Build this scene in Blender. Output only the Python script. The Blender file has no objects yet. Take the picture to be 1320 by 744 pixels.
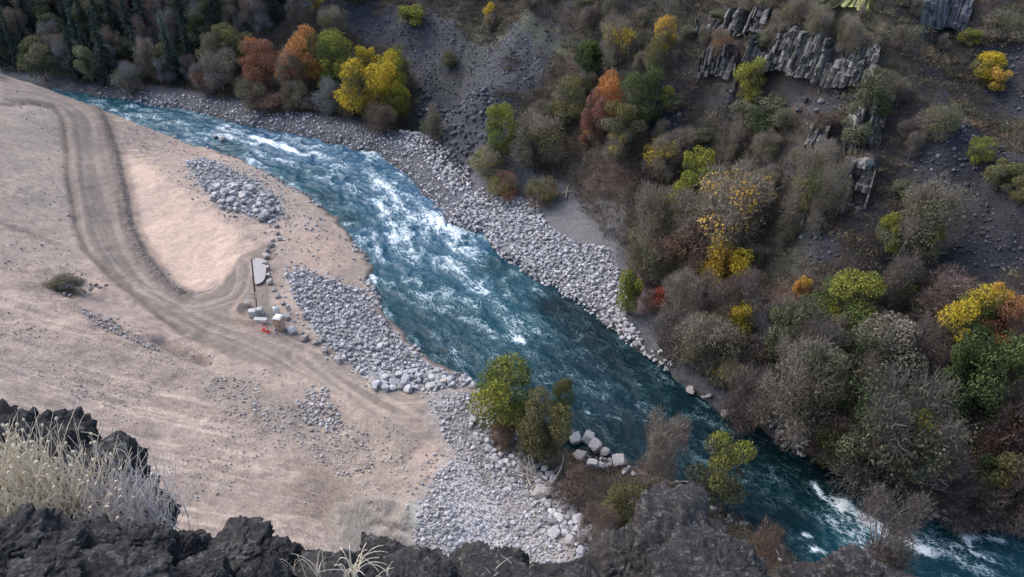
import bpy, math, random
import numpy as np
from mathutils import Vector, Matrix
random.seed(7); RNG=np.random.default_rng(11)
scene=bpy.context.scene; COL=scene.collection
R=math.radians
# ------------------------------------------------------------------ tagging
def tag(o,label=None,cat=None,group=None,kind=None):
    if label: o['label']=label
    if cat: o['category']=cat
    if group: o['group']=group
    if kind: o['kind']=kind
    return o
def empty(name,loc=(0,0,0),rz=0.0,scale=1.0):
    o=bpy.data.objects.new(name,None); COL.objects.link(o)
    o.location=loc; o.rotation_euler=(0,0,rz); o.scale=(scale,)*3 if not hasattr(scale,'__len__') else scale
    o.empty_display_size=.2
    return o
def link(name,me,parent=None,mat=None):
    o=bpy.data.objects.new(name,me); COL.objects.link(o)
    if parent: o.parent=parent
    if mat is not None:
        if len(me.materials)==0: me.materials.append(mat)
        elif me.materials[0]!=mat:
            o.material_slots[0].link='OBJECT'; o.material_slots[0].material=mat
    return o
def mesh_np(name,V,F,smooth=False,attrs=None,mat=None):
    """V (n,3); F (m,k) int array; attrs {name:(n,) | (n,2) | (n,4)}"""
    V=np.asarray(V,dtype=np.float32); F=np.asarray(F,dtype=np.int32)
    me=bpy.data.meshes.new(name); m,k=F.shape
    me.vertices.add(len(V)); me.vertices.foreach_set('co',V.ravel())
    me.loops.add(m*k); me.loops.foreach_set('vertex_index',F.ravel())
    me.polygons.add(m); me.polygons.foreach_set('loop_start',np.arange(0,m*k,k,dtype=np.int32))
    if smooth: me.polygons.foreach_set('use_smooth',np.ones(m,dtype=bool))
    else: me.polygons.foreach_set('use_smooth',np.zeros(m,dtype=bool))
    me.update(calc_edges=True)
    for n,a in (attrs or {}).items():
        a=np.asarray(a,dtype=np.float32)
        if a.ndim==1: at=me.attributes.new(n,'FLOAT','POINT'); at.data.foreach_set('value',a)
        elif a.shape[1]==2: at=me.attributes.new(n,'FLOAT2','POINT'); at.data.foreach_set('vector',a.ravel())
        elif a.shape[1]==4: at=me.attributes.new(n,'FLOAT_COLOR','POINT'); at.data.foreach_set('color',a.ravel())
    if mat is not None: me.materials.append(mat)
    return me
# ------------------------------------------------------------------ noise
def _h(ix,iy,iz,seed):
    n=(ix.astype(np.uint32)*np.uint32(374761393)+iy.astype(np.uint32)*np.uint32(668265263)
       +iz.astype(np.uint32)*np.uint32(2246822519)+np.uint32(seed*3266489917&0xffffffff))
    n=(n^(n>>np.uint32(13)))*np.uint32(1274126177); n=n^(n>>np.uint32(16))
    return n.astype(np.float64)/4294967295.0
def _f(t): return t*t*(3-2*t)
def vn2(x,y,seed=0):
    x=np.asarray(x,dtype=np.float64); y=np.asarray(y,dtype=np.float64)
    xi=np.floor(x).astype(np.int64); yi=np.floor(y).astype(np.int64); u=_f(x-xi); v=_f(y-yi); z=np.zeros_like(xi)
    a=_h(xi,yi,z,seed); b=_h(xi+1,yi,z,seed); c=_h(xi,yi+1,z,seed); d=_h(xi+1,yi+1,z,seed)
    return (a*(1-u)+b*u)*(1-v)+(c*(1-u)+d*u)*v
def vn3(x,y,z,seed=0):
    xi=np.floor(x).astype(np.int64); yi=np.floor(y).astype(np.int64); zi=np.floor(z).astype(np.int64)
    u=_f(x-xi); v=_f(y-yi); w=_f(z-zi)
    def q(k): 
        a=_h(xi,yi,zi+k,seed); b=_h(xi+1,yi,zi+k,seed); c=_h(xi,yi+1,zi+k,seed); d=_h(xi+1,yi+1,zi+k,seed)
        return (a*(1-u)+b*u)*(1-v)+(c*(1-u)+d*u)*v
    return q(0)*(1-w)+q(1)*w
def fbm(x,y,o=4,seed=0):
    s=0;a=.5;t=0
    for i in range(o):
        s=s+a*vn2(x*2**i+17.3*i,y*2**i-9.1*i,seed+i); t+=a; a*=.5
    return s/t
def fbm3(P,f,o=4,seed=0):
    s=0;a=.5;t=0
    for i in range(o):
        k=f*2**i; s=s+a*vn3(P[:,0]*k+5.2*i,P[:,1]*k+1.7*i,P[:,2]*k-3.1*i,seed+i); t+=a; a*=.5
    return s/t
def ss(a,b,x): 
    t=np.clip((x-a)/(b-a),0,1); return t*t*(3-2*t)
# ------------------------------------------------------------------ camera
CAMZ=70.0; FPX=953.0; PIT=R(36.0); CW,CH=1320.0,744.0
cp,sp=math.cos(PIT),math.sin(PIT)
def ray(u,v):
    u=np.asarray(u,float); v=np.asarray(v,float); a=u-660; b=372-v
    return np.stack([a,FPX*cp+b*sp,-FPX*sp+b*cp],-1)/FPX
def at_z(u,v,z=0.0):
    d=ray(u,v); t=(CAMZ-z)/(-d[...,2]); return np.stack([d[...,0]*t,d[...,1]*t],-1)
def at_d(u,v,D):
    d=ray(u,v); d=d/np.linalg.norm(d); return Vector((d[0]*D,d[1]*D,CAMZ+d[2]*D))
# ------------------------------------------------------------------ river banks (plan, z=0)
far_px=[(121,122),(180,131),(240,141),(330,163),(430,184),(490,198),(530,228),(562,262),(578,289),(625,301),(650,330),(700,363),(740,385),(775,410),(808,440),(850,470),(885,500),(940,535),(1000,562),(1060,590),(1110,622),(1200,662),(1320,690)]
near_px=[(235,183),(300,203),(350,226),(400,256),(440,290),(465,322),(475,350),(481,378),(496,408),(522,442),(560,471),(592,488),(620,505),(655,545),(700,575),(738,590),(800,604),(860,622),(905,655),(1000,700),(1040,744)]
FAR=np.vstack([[(-420,250),(-220,214),(-150,195)],at_z(*np.array(far_px).T),[(80,34),(120,8),(220,-50)]])
NEAR=np.vstack([[(-420,228),(-220,192),(-150,178),(-112,168),(-92,160)],at_z(*np.array(near_px).T),[(60,22),(100,-8),(200,-70)]])
def pl_dist(P,L):
    """distance, sign(+ = left of the direction), arclength"""
    best=np.full(len(P),1e9); sg=np.ones(len(P)); al=np.zeros(len(P)); acc=0
    for a,b in zip(L[:-1],L[1:]):
        d=b-a; l=np.hypot(*d); t=np.clip(((P-a)@d)/l**2,0,1); q=a+t[:,None]*d; w=P-q
        dd=np.hypot(w[:,0],w[:,1]); cr=d[0]*(P[:,1]-a[1])-d[1]*(P[:,0]-a[0])
        m=dd<best-1e-9; best=np.where(m,dd,best); sg=np.where(m,np.sign(cr),sg); al=np.where(m,acc+t*l,al); acc+=l
    return best,sg,al
def jag(P,seed): return (fbm(P[:,0]/3.2,P[:,1]/3.2,3,seed)-.5)*2.2
def dfar(P): d,s,_=pl_dist(P,FAR); return d*s+jag(P,3)
def dnear(P): d,s,_=pl_dist(P,NEAR); return -d*s+jag(P,5)
# ------------------------------------------------------------------ left bank: thin plate spline through (u,v,z)
ctl=[(0,100,14),(60,112,12.5),(100,130,10),(113,126,8.5),(120,200,8),(140,290,8),(200,365,7),(270,420,5.5),(300,350,4.6),(250,345,5.2),(340,400,4.2),(450,490,3.6),(560,520,3.2),(600,560,3.2),
(430,400,2.0),(500,460,1.6),(395,350,3.0),(300,240,4.2),(270,215,4.2),(190,220,7.2),(165,160,7),(220,290,5.8),(280,270,4.6),(230,195,2.4),(350,250,2.6),(400,300,2.6),(440,330,1.6),
(0,250,15),(0,180,16.5),(50,300,12.5),(0,350,15),(60,150,13),(60,200,12.5),(80,370,11),(0,450,18),(100,450,13.5),(200,450,8.5),(300,470,6.2),(0,520,20),(100,520,15),(200,560,12.5),(300,520,8),(400,540,5.4),
(300,620,12),(200,640,16),(400,640,9),(450,580,5.6),(500,620,6.2),(550,660,7),(600,620,4.6),(640,690,5.5),(700,700,6.5),(560,740,9),(400,740,14),(700,610,3),(750,650,3.6),(800,640,2),(850,680,3.6),(620,520,1.4),(660,570,1.2)]
cx=np.array([[*at_z(u,v,z),z] for u,v,z in ctl])
nb=at_z(*np.array(near_px).T); nb=np.vstack([nb,[(-92,160),(-112,168),(-150,178),(60,22)]])
extra=np.array([(-150,165,8),(-220,170,10),(-200,100,40),(-120,80,34),(-100,40,45),(-70,20,38),(-40,15,30),(0,15,18),(30,15,10),(60,0,6),(-160,130,20)],float)
cx=np.vstack([cx,np.c_[nb,np.full(len(nb),.25)],extra])
def tps_fit(C,lam=2.0):
    X=C[:,:2]; n=len(X); D=np.hypot(*(X[:,None]-X[None]).transpose(2,0,1)); K=np.where(D>0,D**2*np.log(D+1e-12),0)+lam*np.eye(n)
    Pm=np.c_[np.ones(n),X]; A=np.block([[K,Pm],[Pm.T,np.zeros((3,3))]]); w=np.linalg.solve(A,np.r_[C[:,2],0,0,0]); return X,w
TX,TW=tps_fit(cx)
def tps(P):
    out=TW[-3]+P@TW[-2:]
    for i in range(len(TX)):
        d2=(P[:,0]-TX[i,0])**2+(P[:,1]-TX[i,1])**2; out=out+TW[i]*.5*d2*np.log(d2+1e-12)
    return out
def H0(P):
    P=np.asarray(P,float); df=dfar(P); dn=dnear(P)
    # far bank: shelf then steep hillside
    w=np.interp(P[:,0]+.25*(P[:,1]-100),[-110,-50,-28,-8,4,16,24,34,60],[6,6.5,8,12,19,17,9,4,2.5])
    sl=np.interp(P[:,0],[-160,-60,0,60],[.60,.64,.72,.76])
    hf=.35+ss(0,2,df)*.7+.13*np.minimum(df,w)
    e=np.maximum(df-w,0); hf=hf+sl*np.sqrt(e*e+9)-sl*3
    hf=hf+(fbm(P[:,0]/22,P[:,1]/22,4,21)-.5)*9*ss(4,25,e)+(fbm(P[:,0]/5,P[:,1]/5,4,22)-.5)*2.2*ss(1,8,e)
    hl=tps(P); hl=np.maximum(hl,.3+.03*dn)
    hl=np.minimum(hl,.25+1.1*np.maximum(dn,0)+.05)
    yy=P[:,1]+.7*np.maximum(0,P[:,0]-18)
    wall=64.0-2.5*(yy-2.2)+(fbm(P[:,0]/6,P[:,1]/6,4,31)-.5)*8*ss(5,12,yy)
    wall=np.minimum(wall,63.8)
    hl=np.where(wall>hl-1,np.maximum(hl,wall),hl)
    bed=-1.6
    h=np.where(df>0,hf,np.where(dn>0,hl,bed))
    edge=np.minimum(-df,-dn)
    h=np.where((df<=0)&(dn<=0),np.maximum(bed,.3-.9*np.maximum(edge,0)),h)
    return h
def march(u,v,Hf,tmax=420.):
    """first hit of the pixel ray with the height field -> (x,y,z)"""
    d=ray(u,v); one=d.ndim==1; d=np.atleast_2d(d); n=len(d)
    ts=np.concatenate([np.arange(30,240,.5),np.arange(240,tmax,2.)]); hit=np.full(n,ts[-1]); done=np.zeros(n,bool); lo=np.full(n,ts[0])
    prev=ts[0]
    for t in ts:
        P=d[:,:2]*t; z=CAMZ+d[:,2]*t; h=Hf(P); m=(z<=h)&~done
        hit[m]=t; lo[m]=prev; done|=m; prev=t
        if done.all(): break
    hi=hit.copy()
    for _ in range(9):
        mid=(lo+hi)/2; P=d[:,:2]*mid[:,None]; z=CAMZ+d[:,2]*mid; b=z<=Hf(P); hi=np.where(b,mid,hi); lo=np.where(b,lo,mid)
    o=np.c_[d[:,:2]*hi[:,None],CAMZ+d[:,2]*hi]
    return o[0] if one else o
# ridges and gullies of the hillside, traced on the base slope
def on0(px): return march(*np.array(px,float).T,H0)[:,:2]
ridges=[([(760,20),(715,45),(660,120),(625,190)],8,11),([(470,0),(505,70),(540,140)],-5,10),
 ([(1085,-10),(1170,105),(1250,190),(1330,250)],5,7),([(1190,120),(1225,230),(1230,330)],-3.5,11),
 ([(1010,70),(1090,150),(1100,300)],4.5,9),([(960,170),(985,260),(960,330)],-4,9),([(1320,60),(1310,150)],-3,9),([(860,20),(850,130),(800,190)],3,9),([(900,150),(880,200)],-2.5,8)]
RID=[(on0(p),a,w) for p,a,w in ridges]
CLF=[([(955,92),(1000,86),(1040,84),(1080,88),(1125,92)],3.2),([(900,84),(925,82),(948,84)],2.2),([(1085,178),(1108,170),(1130,172)],3.2),([(1040,182),(1065,180)],1.8),([(826,136),(855,138)],2.2),([(895,30),(925,22),(950,32),(990,26)],1.8),([(1055,2),(1085,0),(1120,2)],1.8),([(1180,18),(1215,14),(1245,22)],2.5),([(1074,258),(1095,250),(1116,256)],4.)]
HL=[5.,3.6,5.,2.6,3.4,2.6,2.2,4.,9.]
CLP=[]
# left-bank small relief
rd_left=[(0,136),(40,134),(70,138),(82,155),(84,180),(88,230),(97,290),(112,325),(150,362),(190,395),(235,430)]
rd_berm=[(0,103),(40,108),(80,117),(113,129),(132,150),(148,195),(158,240),(166,290),(185,330),(212,362),(235,378)]
L_left=on0(rd_left); L_berm=on0(rd_berm)
L_scarp=at_z(*np.array([(205,436),(228,446),(262,455)],float).T,8.2)
C_pit=at_z(331,405,4.3); C_puddle=at_z(334,350,4.5)
def bbm(Q,L,m): return ((Q>L.min(0)-m)&(Q<L.max(0)+m)).all(1)
def H(P):
    P=np.asarray(P,float); h=H0(P); df=dfar(P)
    m=(df>5)
    if m.any():
        Q=P[m]; add=np.zeros(len(Q))
        for L,a,w in RID:
            a=a*1.35; g=bbm(Q,L,3*w)
            if g.any(): d,_,_=pl_dist(Q[g],L); add[g]+=a*np.exp(-(d/w)**2)
        for L,a in CLP:
            g=bbm(Q,L,9.)
            if not g.any(): continue
            d,s,al=pl_dist(Q[g],L); LL=np.linalg.norm(np.diff(L,axis=0),axis=1).sum(); sd=d*s; e=ss(0,1.2,al)*ss(0,1.2,LL-al)*(d<9)
            add[g]+=a*2.3*(sd/2.6)*np.exp(-(sd/2.6)**2)*e
        h[m]+=add*ss(5,16,df[m])
    dn=dnear(P); m=(dn>1.5)&(P[:,1]>30)
    if m.any():
        Q=P[m]; k=ss(1.5,5,dn[m])
        d,s,_=pl_dist(Q,L_left); sd=-d*s     # + = right/road side
        add=-.28*np.exp(-(d/.4)**2)+.35*np.exp(-((sd+1.5)/1.0)**2)*(d<5)
        d,s,_=pl_dist(Q,L_berm); add+=.6*np.exp(-((d)/.6)**2)+.2*np.exp(-((d-1.2)/.35)**2)
        d,s,_=pl_dist(Q,L_scarp); add+=-.9*np.exp(-(d/.9)**2)
        r=np.hypot(*(Q-C_pit).T); an=np.arctan2(Q[:,1]-C_pit[1],Q[:,0]-C_pit[0])
        add+=.8*np.exp(-((r-2.6)/.6)**2)*ss(-.2,.6,-np.cos(an-.5))-.35*np.exp(-(r/2.)**2)
        add+=(fbm(Q[:,0]/7,Q[:,1]/7,4,41)-.5)*1.1+(fbm(Q[:,0]/1.3,Q[:,1]/1.3,4,42)-.5)*.32
        h[m]+=add*k
    return h
_c=[march(*np.array(p,float).T,H)[:,:2] for p,a in CLF]; CLP=[(c,HL[i]*.34) for i,c in enumerate(_c)]
# ------------------------------------------------------------------ terrain grid
def axis(lo,hi,f):
    o=[lo]
    while o[-1]<hi: o.append(o[-1]+f(o[-1]))
    return np.array(o)
gx=axis(-240,190,lambda x:.25 if -76<x<0 else .34 if abs(x+5)<72 else .34+.02*(abs(x+5)-70))
gy=axis(-30,330,lambda y:1.0 if y<28 else (.26+.0022*(y-30) if y<215 else .7+.03*(y-215)))
GX,GY=np.meshgrid(gx,gy); PG=np.c_[GX.ravel(),GY.ravel()]
HG=H(PG); HGr=HG.reshape(GX.shape)
print('terrain',GX.shape)
def Hb(P):
    P=np.asarray(P,float); i=np.clip(np.searchsorted(gx,P[:,0])-1,0,len(gx)-2); j=np.clip(np.searchsorted(gy,P[:,1])-1,0,len(gy)-2)
    u=np.clip((P[:,0]-gx[i])/(gx[i+1]-gx[i]),0,1); v=np.clip((P[:,1]-gy[j])/(gy[j+1]-gy[j]),0,1)
    return (HGr[j,i]*(1-u)+HGr[j,i+1]*u)*(1-v)+(HGr[j+1,i]*(1-u)+HGr[j+1,i+1]*u)*v
def ground(px): return march(*np.array(px,float).T,Hb)
def g1(u,v): return march(np.array([u],float),np.array([v],float),Hb)[0]
def hz(x,y): return float(Hb(np.array([[x,y]]))[0])
def inpoly(P,L):
    c=np.zeros(len(P),bool); n=len(L)
    for i in range(n):
        a=L[i]; b=L[(i+1)%n]
        if a[1]==b[1]: continue
        k=((a[1]>P[:,1])!=(b[1]>P[:,1]))&(P[:,0]<(b[0]-a[0])*(P[:,1]-a[1])/(b[1]-a[1])+a[0]); c^=k
    return c
def polymask(P,L,soft,seed=0,wob=1.):
    """soft polygon mask in plan"""
    bb0=L.min(0)-soft*3-wob; bb1=L.max(0)+soft*3+wob; o=np.zeros(len(P)); m=((P>bb0)&(P<bb1)).all(1)
    if m.any():
        Q=P[m]; Lc=np.vstack([L,L[:1]]); d,_,_=pl_dist(Q,Lc); s=np.where(inpoly(Q,L),1,-1)*d
        s=s+(fbm(Q[:,0]/2.5,Q[:,1]/2.5,3,seed+60)-.5)*2*wob; o[m]=ss(-soft,soft,s)
    return o
def poly(px): return ground(px)[:,:2]
# ------------------------------------------------------------------ node helpers
class NT:
    def __init__(s,name,world=False):
        s.m=bpy.data.materials.new(name); s.m.use_nodes=True; s.t=s.m.node_tree; s.t.nodes.clear()
        s.out=s.t.nodes.new('ShaderNodeOutputMaterial')
    def n(s,ty,ins=None,**kw):
        nd=s.t.nodes.new('ShaderNode'+ty)
        for k,v in kw.items(): setattr(nd,k,v)
        for k,v in (ins or {}).items(): s.set(nd,k,v)
        return nd
    def set(s,nd,k,v):
        so=nd.inputs[k]
        if isinstance(v,tuple) and len(v)==2 and hasattr(v[0],'outputs'): s.t.links.new(v[0].outputs[v[1]],so)
        elif hasattr(v,'outputs'): s.t.links.new(v.outputs[0],so)
        else: so.default_value=v
    def math(s,op,a,b=None,c=None,clamp=False):
        nd=s.n('Math',operation=op,use_clamp=clamp); s.set(nd,0,a)
        if b is not None: s.set(nd,1,b)
        if c is not None: s.set(nd,2,c)
        return nd
    def ramp(s,fac,pts):
        nd=s.n('ValToRGB',{0:fac}); e=nd.color_ramp.elements
        while len(e)<len(pts): e.new(.5)
        for i,(p,c) in enumerate(pts): e[i].position=p; e[i].color=(*c,1) if hasattr(c,'__len__') else (c,c,c,1)
        return nd
    def mr(s,v,a,b,c=0.,d=1.):
        nd=s.n('MapRange'); nd.clamp=True
        for k,x in zip(range(5),(v,a,b,c,d)): s.set(nd,k,x)
        return nd
    def mix(s,f,a,b,bt='MIX'):
        nd=s.n('Mix'); nd.data_type='RGBA'; nd.blend_type=bt; s.set(nd,0,f); s.set(nd,6,a); s.set(nd,7,b); return (nd,2)
    def noise(s,scale,vec=None,detail=4,rough=.6,dist=0.):
        nd=s.n('TexNoise',{'Scale':scale,'Detail':detail,'Roughness':rough,'Distortion':dist}); 
        if vec is not None: s.set(nd,'Vector',vec)
        return nd
    def obj(s): return (s.n('TexCoord'),'Object')
    def pos(s): return (s.n('NewGeometry'),'Position')
    def attr(s,name): return s.n('Attribute',attribute_name=name)
    def bsdf(s,col,rough=.9,bump=None,bd=.05,bs=1.,**kw):
        b=s.n('BsdfPrincipled',{'Base Color':col,'Roughness':rough}); 
        for k,v in kw.items(): s.set(b,k.replace('_',' '),v)
        if bump is not None:
            bn=s.n('Bump',{'Height':bump,'Distance':bd,'Strength':bs}); s.set(b,'Normal',bn)
        s.t.links.new(b.outputs[0],s.out.inputs[0]); return b
def mat_simple(name,c,rough=.7,var=.15,scale=6.,metal=0.):
    t=NT(name); nz=t.noise(scale,t.obj(),5); r=t.mr(nz,.25,.75,1-var,1+var)
    sc=t.n('VectorMath',operation='SCALE'); t.set(sc,0,tuple(c)); t.set(sc,3,r)
    t.bsdf(sc,rough,nz,.01,.4,Metallic=metal); return t.m
def farL_px(): return poly([(600,250),(655,250),(692,262),(705,290),(740,312),(788,322),(798,355),(810,385),(800,420),(735,380),(650,325),(600,292)])
# ------------------------------------------------------------------ terrain colours and masks
SD=(.43,.345,.31)
def setcol(C,m,c): return C*(1-m[:,None])+np.array(c)*m[:,None]
df=dfar(PG); dn=dnear(PG); N=len(PG)
leftside=dn>-1.5; leftside&=~(df>0)
C=np.tile(np.array((.055,.046,.040)),(N,1)); grav=np.full(N,.25)
X,Y=PG[:,0],PG[:,1]
# far hillside
n1=fbm(X/14,Y/14,4,70); n2=fbm(X/4,Y/4,4,71)
C=setcol(C,ss(.45,.65,n1),(.060,.056,.040)); C=setcol(C,ss(.55,.7,n2)*.7,(.07,.062,.068)); C=setcol(C,ss(.62,.75,fbm(X/9,Y/9,3,72)),(.08,.055,.042))
shelfm=ss(-2,.5,df)*(1-ss(0,2.5,df-np.interp(X+.25*(Y-100),[-110,-50,-28,-8,4,16,24,34,60],[6,6.5,8,12,19,17,9,3,1.5])))
C=setcol(C,shelfm*(df>-3),(.12,.12,.132)); grav=np.maximum(grav,shelfm)
talus_px={'t1':[(470,0),(560,15),(650,45),(720,60),(690,110),(640,150),(600,200),(590,235),(560,210),(535,160),(545,110),(500,60),(440,30),(350,10),(350,-15)],
 't2':[(1165,195),(1250,160),(1320,200),(1320,350),(1180,350),(1140,330),(1185,280)],
 't3':[(1255,60),(1330,40),(1330,160),(1290,140),(1250,110)],
 't4':[(1030,290),(1075,290),(1080,330),(1040,345)],
 't5':[(830,130),(870,120),(880,170),(845,180)],
 't6':[(1185,-15),(1240,-15),(1230,50),(1200,55)]}
talus_px['t7']=[(905,120),(960,125),(1060,122),(1120,118),(1125,140),(1060,150),(980,148),(910,135)]
TP={k:poly(v) for k,v in talus_px.items()}
for k,L in TP.items():
    m=polymask(PG,L,1.5,3,2.5)*(df>4); C=setcol(C,m,(.062,.065,.08) if k=='t1' else (.042,.043,.053)); grav=np.maximum(grav,m)
m=polymask(PG,poly([(560,55),(640,30),(735,50),(700,70),(640,85),(570,120),(540,140),(540,100)]),1.2,5,1.5)*(df>4); C=setcol(C,m*.8,(.07,.076,.076))
stre=ss(.5,.7,vn2((X*.9+Y*.3)*1.1,(X*-.3+Y*.9)*.12,77)); m2=polymask(PG,TP['t1'],1.5,3,2.)*(df>4)
C=setcol(C,m2*stre*.6,(.075,.075,.098))
m=polymask(PG,poly([(610,20),(700,42),(740,60),(690,52),(600,35)]),1,6,1.)*(df>4); C=setcol(C,m*.8,(.105,.12,.075))
# grey gravel pad
m=polymask(PG,poly([(692,264),(760,258),(805,262),(810,300),(790,318),(740,310),(705,290)]),.5,7,.5); C=setcol(C,m,(.155,.15,.155)); grav=grav*(1-m)+.3*m
st=vn2(X*.4,Y*2.2,78); C=setcol(C,m*ss(.6,.8,st)*.5,(.20,.19,.17))
m=polymask(PG,farL_px(),.6,3,.5); C=setcol(C,m*.9,(.34,.34,.36))
m=polymask(PG,poly([(575,235),(610,225),(640,265),(640,290),(600,292),(585,270)]),1,8,1.); C=setcol(C,m*.8,(.17,.17,.21))
# red ground
m=polymask(PG,poly([(770,215),(850,225),(860,255),(800,255),(755,245)]),2,9,1.5); C=setcol(C,m*.8,(.12,.07,.058))
m=polymask(PG,poly([(960,370),(1050,375),(1060,400),(1000,395)]),2,9,1.5); C=setcol(C,m*.7,(.16,.09,.075))
m=polymask(PG,poly([(820,355),(870,345),(880,400),(830,400)]),2,9,1.5); C=setcol(C,m*.7,(.16,.07,.06))
m=polymask(PG,poly([(980,300),(1030,295),(1040,340),(1000,350),(975,330)]),2,9,1.5); C=setcol(C,m*.7,(.11,.125,.09))
m=polymask(PG,poly([(1075,0),(1120,-5),(1135,40),(1110,35)]),1,9,1.); C=setcol(C,m*.8,(.26,.24,.14))
# ---- near bank
D=C.copy(); D[:]=(.40,.315,.28)
n1=fbm(X/11,Y/11,4,80); n2=fbm(X/3,Y/3,4,81)
D=setcol(D,ss(.4,.65,n1)*.7,(.345,.285,.26)); D=setcol(D,ss(.45,.68,n2)*.55,(.315,.26,.235)); D=setcol(D,ss(.5,.7,fbm(X/1.1,Y/1.1,3,85))*.5,(.46,.375,.34)); D=setcol(D,ss(.55,.72,fbm(X/.9+7,Y/.9,3,86))*.5,(.27,.225,.205))
gl=np.full(N,.5)+.4*ss(.5,.7,fbm(X/6,Y/6,4,82))
D=setcol(D,(1-ss(.0,.07,np.abs(2*fbm(X/7+fbm(X/2,Y/2,3,96)*.5,Y/11,4,95)-1)))*.45,(.26,.21,.185))
# contour streaks on the big slope
a=at_z(0,600,17.); b=at_z(330,640,12.); dv=(b-a)/np.hypot(*(b-a)); al=X*dv[0]+Y*dv[1]; ac=-X*dv[1]+Y*dv[0]
sm=polymask(PG,poly([(0,370),(200,460),(330,500),(430,600),(440,690),(200,700),(0,560)]),3,4,2.)
st=fbm(al/9+5,ac*1.5,3,83); D=setcol(D,sm*ss(.52,.62,st)*.8,(.50,.41,.36)); D=setcol(D,sm*ss(.54,.66,fbm(al/6,ac*1.7+9,3,84))*.65,(.32,.255,.225))
def LM(px,c,k,soft=1.,wob=1.,g=None,seed=1):
    global D,gl
    m=polymask(PG,poly(px),soft,seed,wob)*k; D=setcol(D,m,c)
    if g is not None: gl=gl*(1-m)+g*m
# grey greenish area upper left slope
LM([(0,120),(80,140),(90,240),(110,320),(60,340),(0,300)],(.35,.305,.27),.6,3,3,.5)
LM([(0,290),(60,310),(110,335),(120,370),(0,350)],(.42,.34,.30),.6,2,2)
# shelf
LM([(165,200),(215,225),(260,270),(300,290),(320,330),(290,365),(240,372),(205,345),(175,290),(160,240)],(.50,.385,.325),.9,2,1.5,.12)
LM([(215,195),(300,205),(360,230),(430,290),(470,330),(472,360),(400,345),(350,330),(370,290),(350,250),(260,225)],(.335,.285,.26),.7,2,1.,.6)
LM([(375,300),(430,300),(465,335),(440,350),(375,345)],(.37,.285,.245),.8,2,1.,.3)
# road
RDW=poly([(0,104),(60,112),(118,132),(140,160),(152,210),(160,270),(180,325),(215,365),(250,380),(285,368),(310,330),(345,312),(358,330),(345,345),(350,395),(385,425),(440,455),(500,492),(560,500),(590,510),(600,535),(560,560),(545,580),(520,590),(490,550),(440,505),(380,480),(300,462),(240,435),(190,400),(150,368),(112,330),(95,280),(86,220),(80,160),(60,135),(0,130)])
rm=polymask(PG,RDW,.5,2,.4); D=setcol(D,rm,(.195,.163,.146)); gl=gl*(1-rm)+.12*rm
RC=[at_z(*np.array(p,float).T,z) for p,z in [([(0,108),(70,122),(108,150),(120,200),(132,260),(150,320),(190,370),(260,410),(340,440),(440,490),(540,540)],7.),([(300,340),(290,375),(250,395),(200,385)],5.2),([(590,520),(520,535),(470,510),(400,460)],3.4)]]
RC[0]=poly([(0,114),(70,126),(108,150),(120,200),(132,260),(150,320),(190,370),(260,410),(340,440),(440,490),(540,545)])
track=np.zeros(N)
for L in RC:
    Ls=[L[0]]
    for q in range(len(L)-1):
        p0=L[max(q-1,0)];p1=L[q];p2=L[q+1];p3=L[min(q+2,len(L)-1)]
        for t in np.linspace(0,1,9)[1:]: Ls.append(.5*((2*p1)+(-p0+p2)*t+(2*p0-5*p1+4*p2-p3)*t*t+(-p0+3*p1-3*p2+p3)*t**3))
    Ls=np.array(Ls); m=(PG[:,1]>30)&leftside; Q=PG[m]; d,s,al_=pl_dist(Q,Ls); sd=d*s
    acc=np.zeros(len(Q))
    for off,wd,am in [(-3.1,.22,.6),(-1.6,.2,1.),(-1.0,.16,.5),(.6,.2,1.),(1.1,.16,.6),(2.4,.22,.7),(3.4,.2,.4)]:
        acc+=am*np.exp(-((sd-off-.25*np.sin(al_/9+off))/wd)**2)*(.5+.9*vn2(al_/6,np.full(len(Q),off*3),88))
    track[m]+=acc*(d<5)
track=np.clip(track,0,1)*rm
D=setcol(D,track*.75,(.37,.315,.285)); 
D=setcol(D,rm*ss(.5,.7,fbm(X/4,Y/4,3,89))*.4,(.225,.19,.175))
# berm and cuts
d,_,_=pl_dist(PG,L_berm); D=setcol(D,np.exp(-((d+(fbm(X/1.,Y/1.,3,7)-.5)*.9)/1.25)**2)*.97*leftside,(.135,.112,.106)); gl=np.maximum(gl,np.exp(-(d/1.1)**2))
d,_,_=pl_dist(PG,L_left); D=setcol(D,np.exp(-(d/.4)**2)*.9*leftside,(.13,.11,.095))
d,_,_=pl_dist(PG,L_scarp); D=setcol(D,np.exp(-(d/1.)**2)*.8*leftside,(.2,.165,.145))
for px in ([(0,288),(30,298),(62,310)],[(95,396),(130,415),(180,437)],[(148,360),(160,372)]):
    d,_,_=pl_dist(PG,poly(px)); D=setcol(D,np.exp(-(d/.8)**2)*.6*leftside,(.21,.17,.15)); gl=np.maximum(gl,np.exp(-(d/1.5)**2))
for px in ([(0,430),(100,455),(200,470),(330,500),(400,540)],):
    d,_,_=pl_dist(PG,poly(px)); m=np.exp(-(d/2.6)**2)*.6*leftside; D=setcol(D,m,(.30,.25,.225)); gl=np.maximum(gl,m*1.3)
LM([(250,480),(330,500),(400,530),(440,580),(400,590),(330,540),(260,510)],(.29,.25,.225),.75,2,2,.9)
LM([(440,520),(500,560),(540,600),(520,640),(450,640),(430,590)],(.30,.255,.225),.7,2,2,.7)
LM([(380,600),(430,600),(450,640),(420,680),(380,660)],(.19,.15,.125),.6,1.5,1.5,.8)
LM([(555,500),(620,515),(640,560),(700,600),(770,690),(720,730),(600,740),(540,700),(530,640),(580,590),(560,550)],(.34,.33,.345),.9,1.5,1.2,.9)
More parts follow.
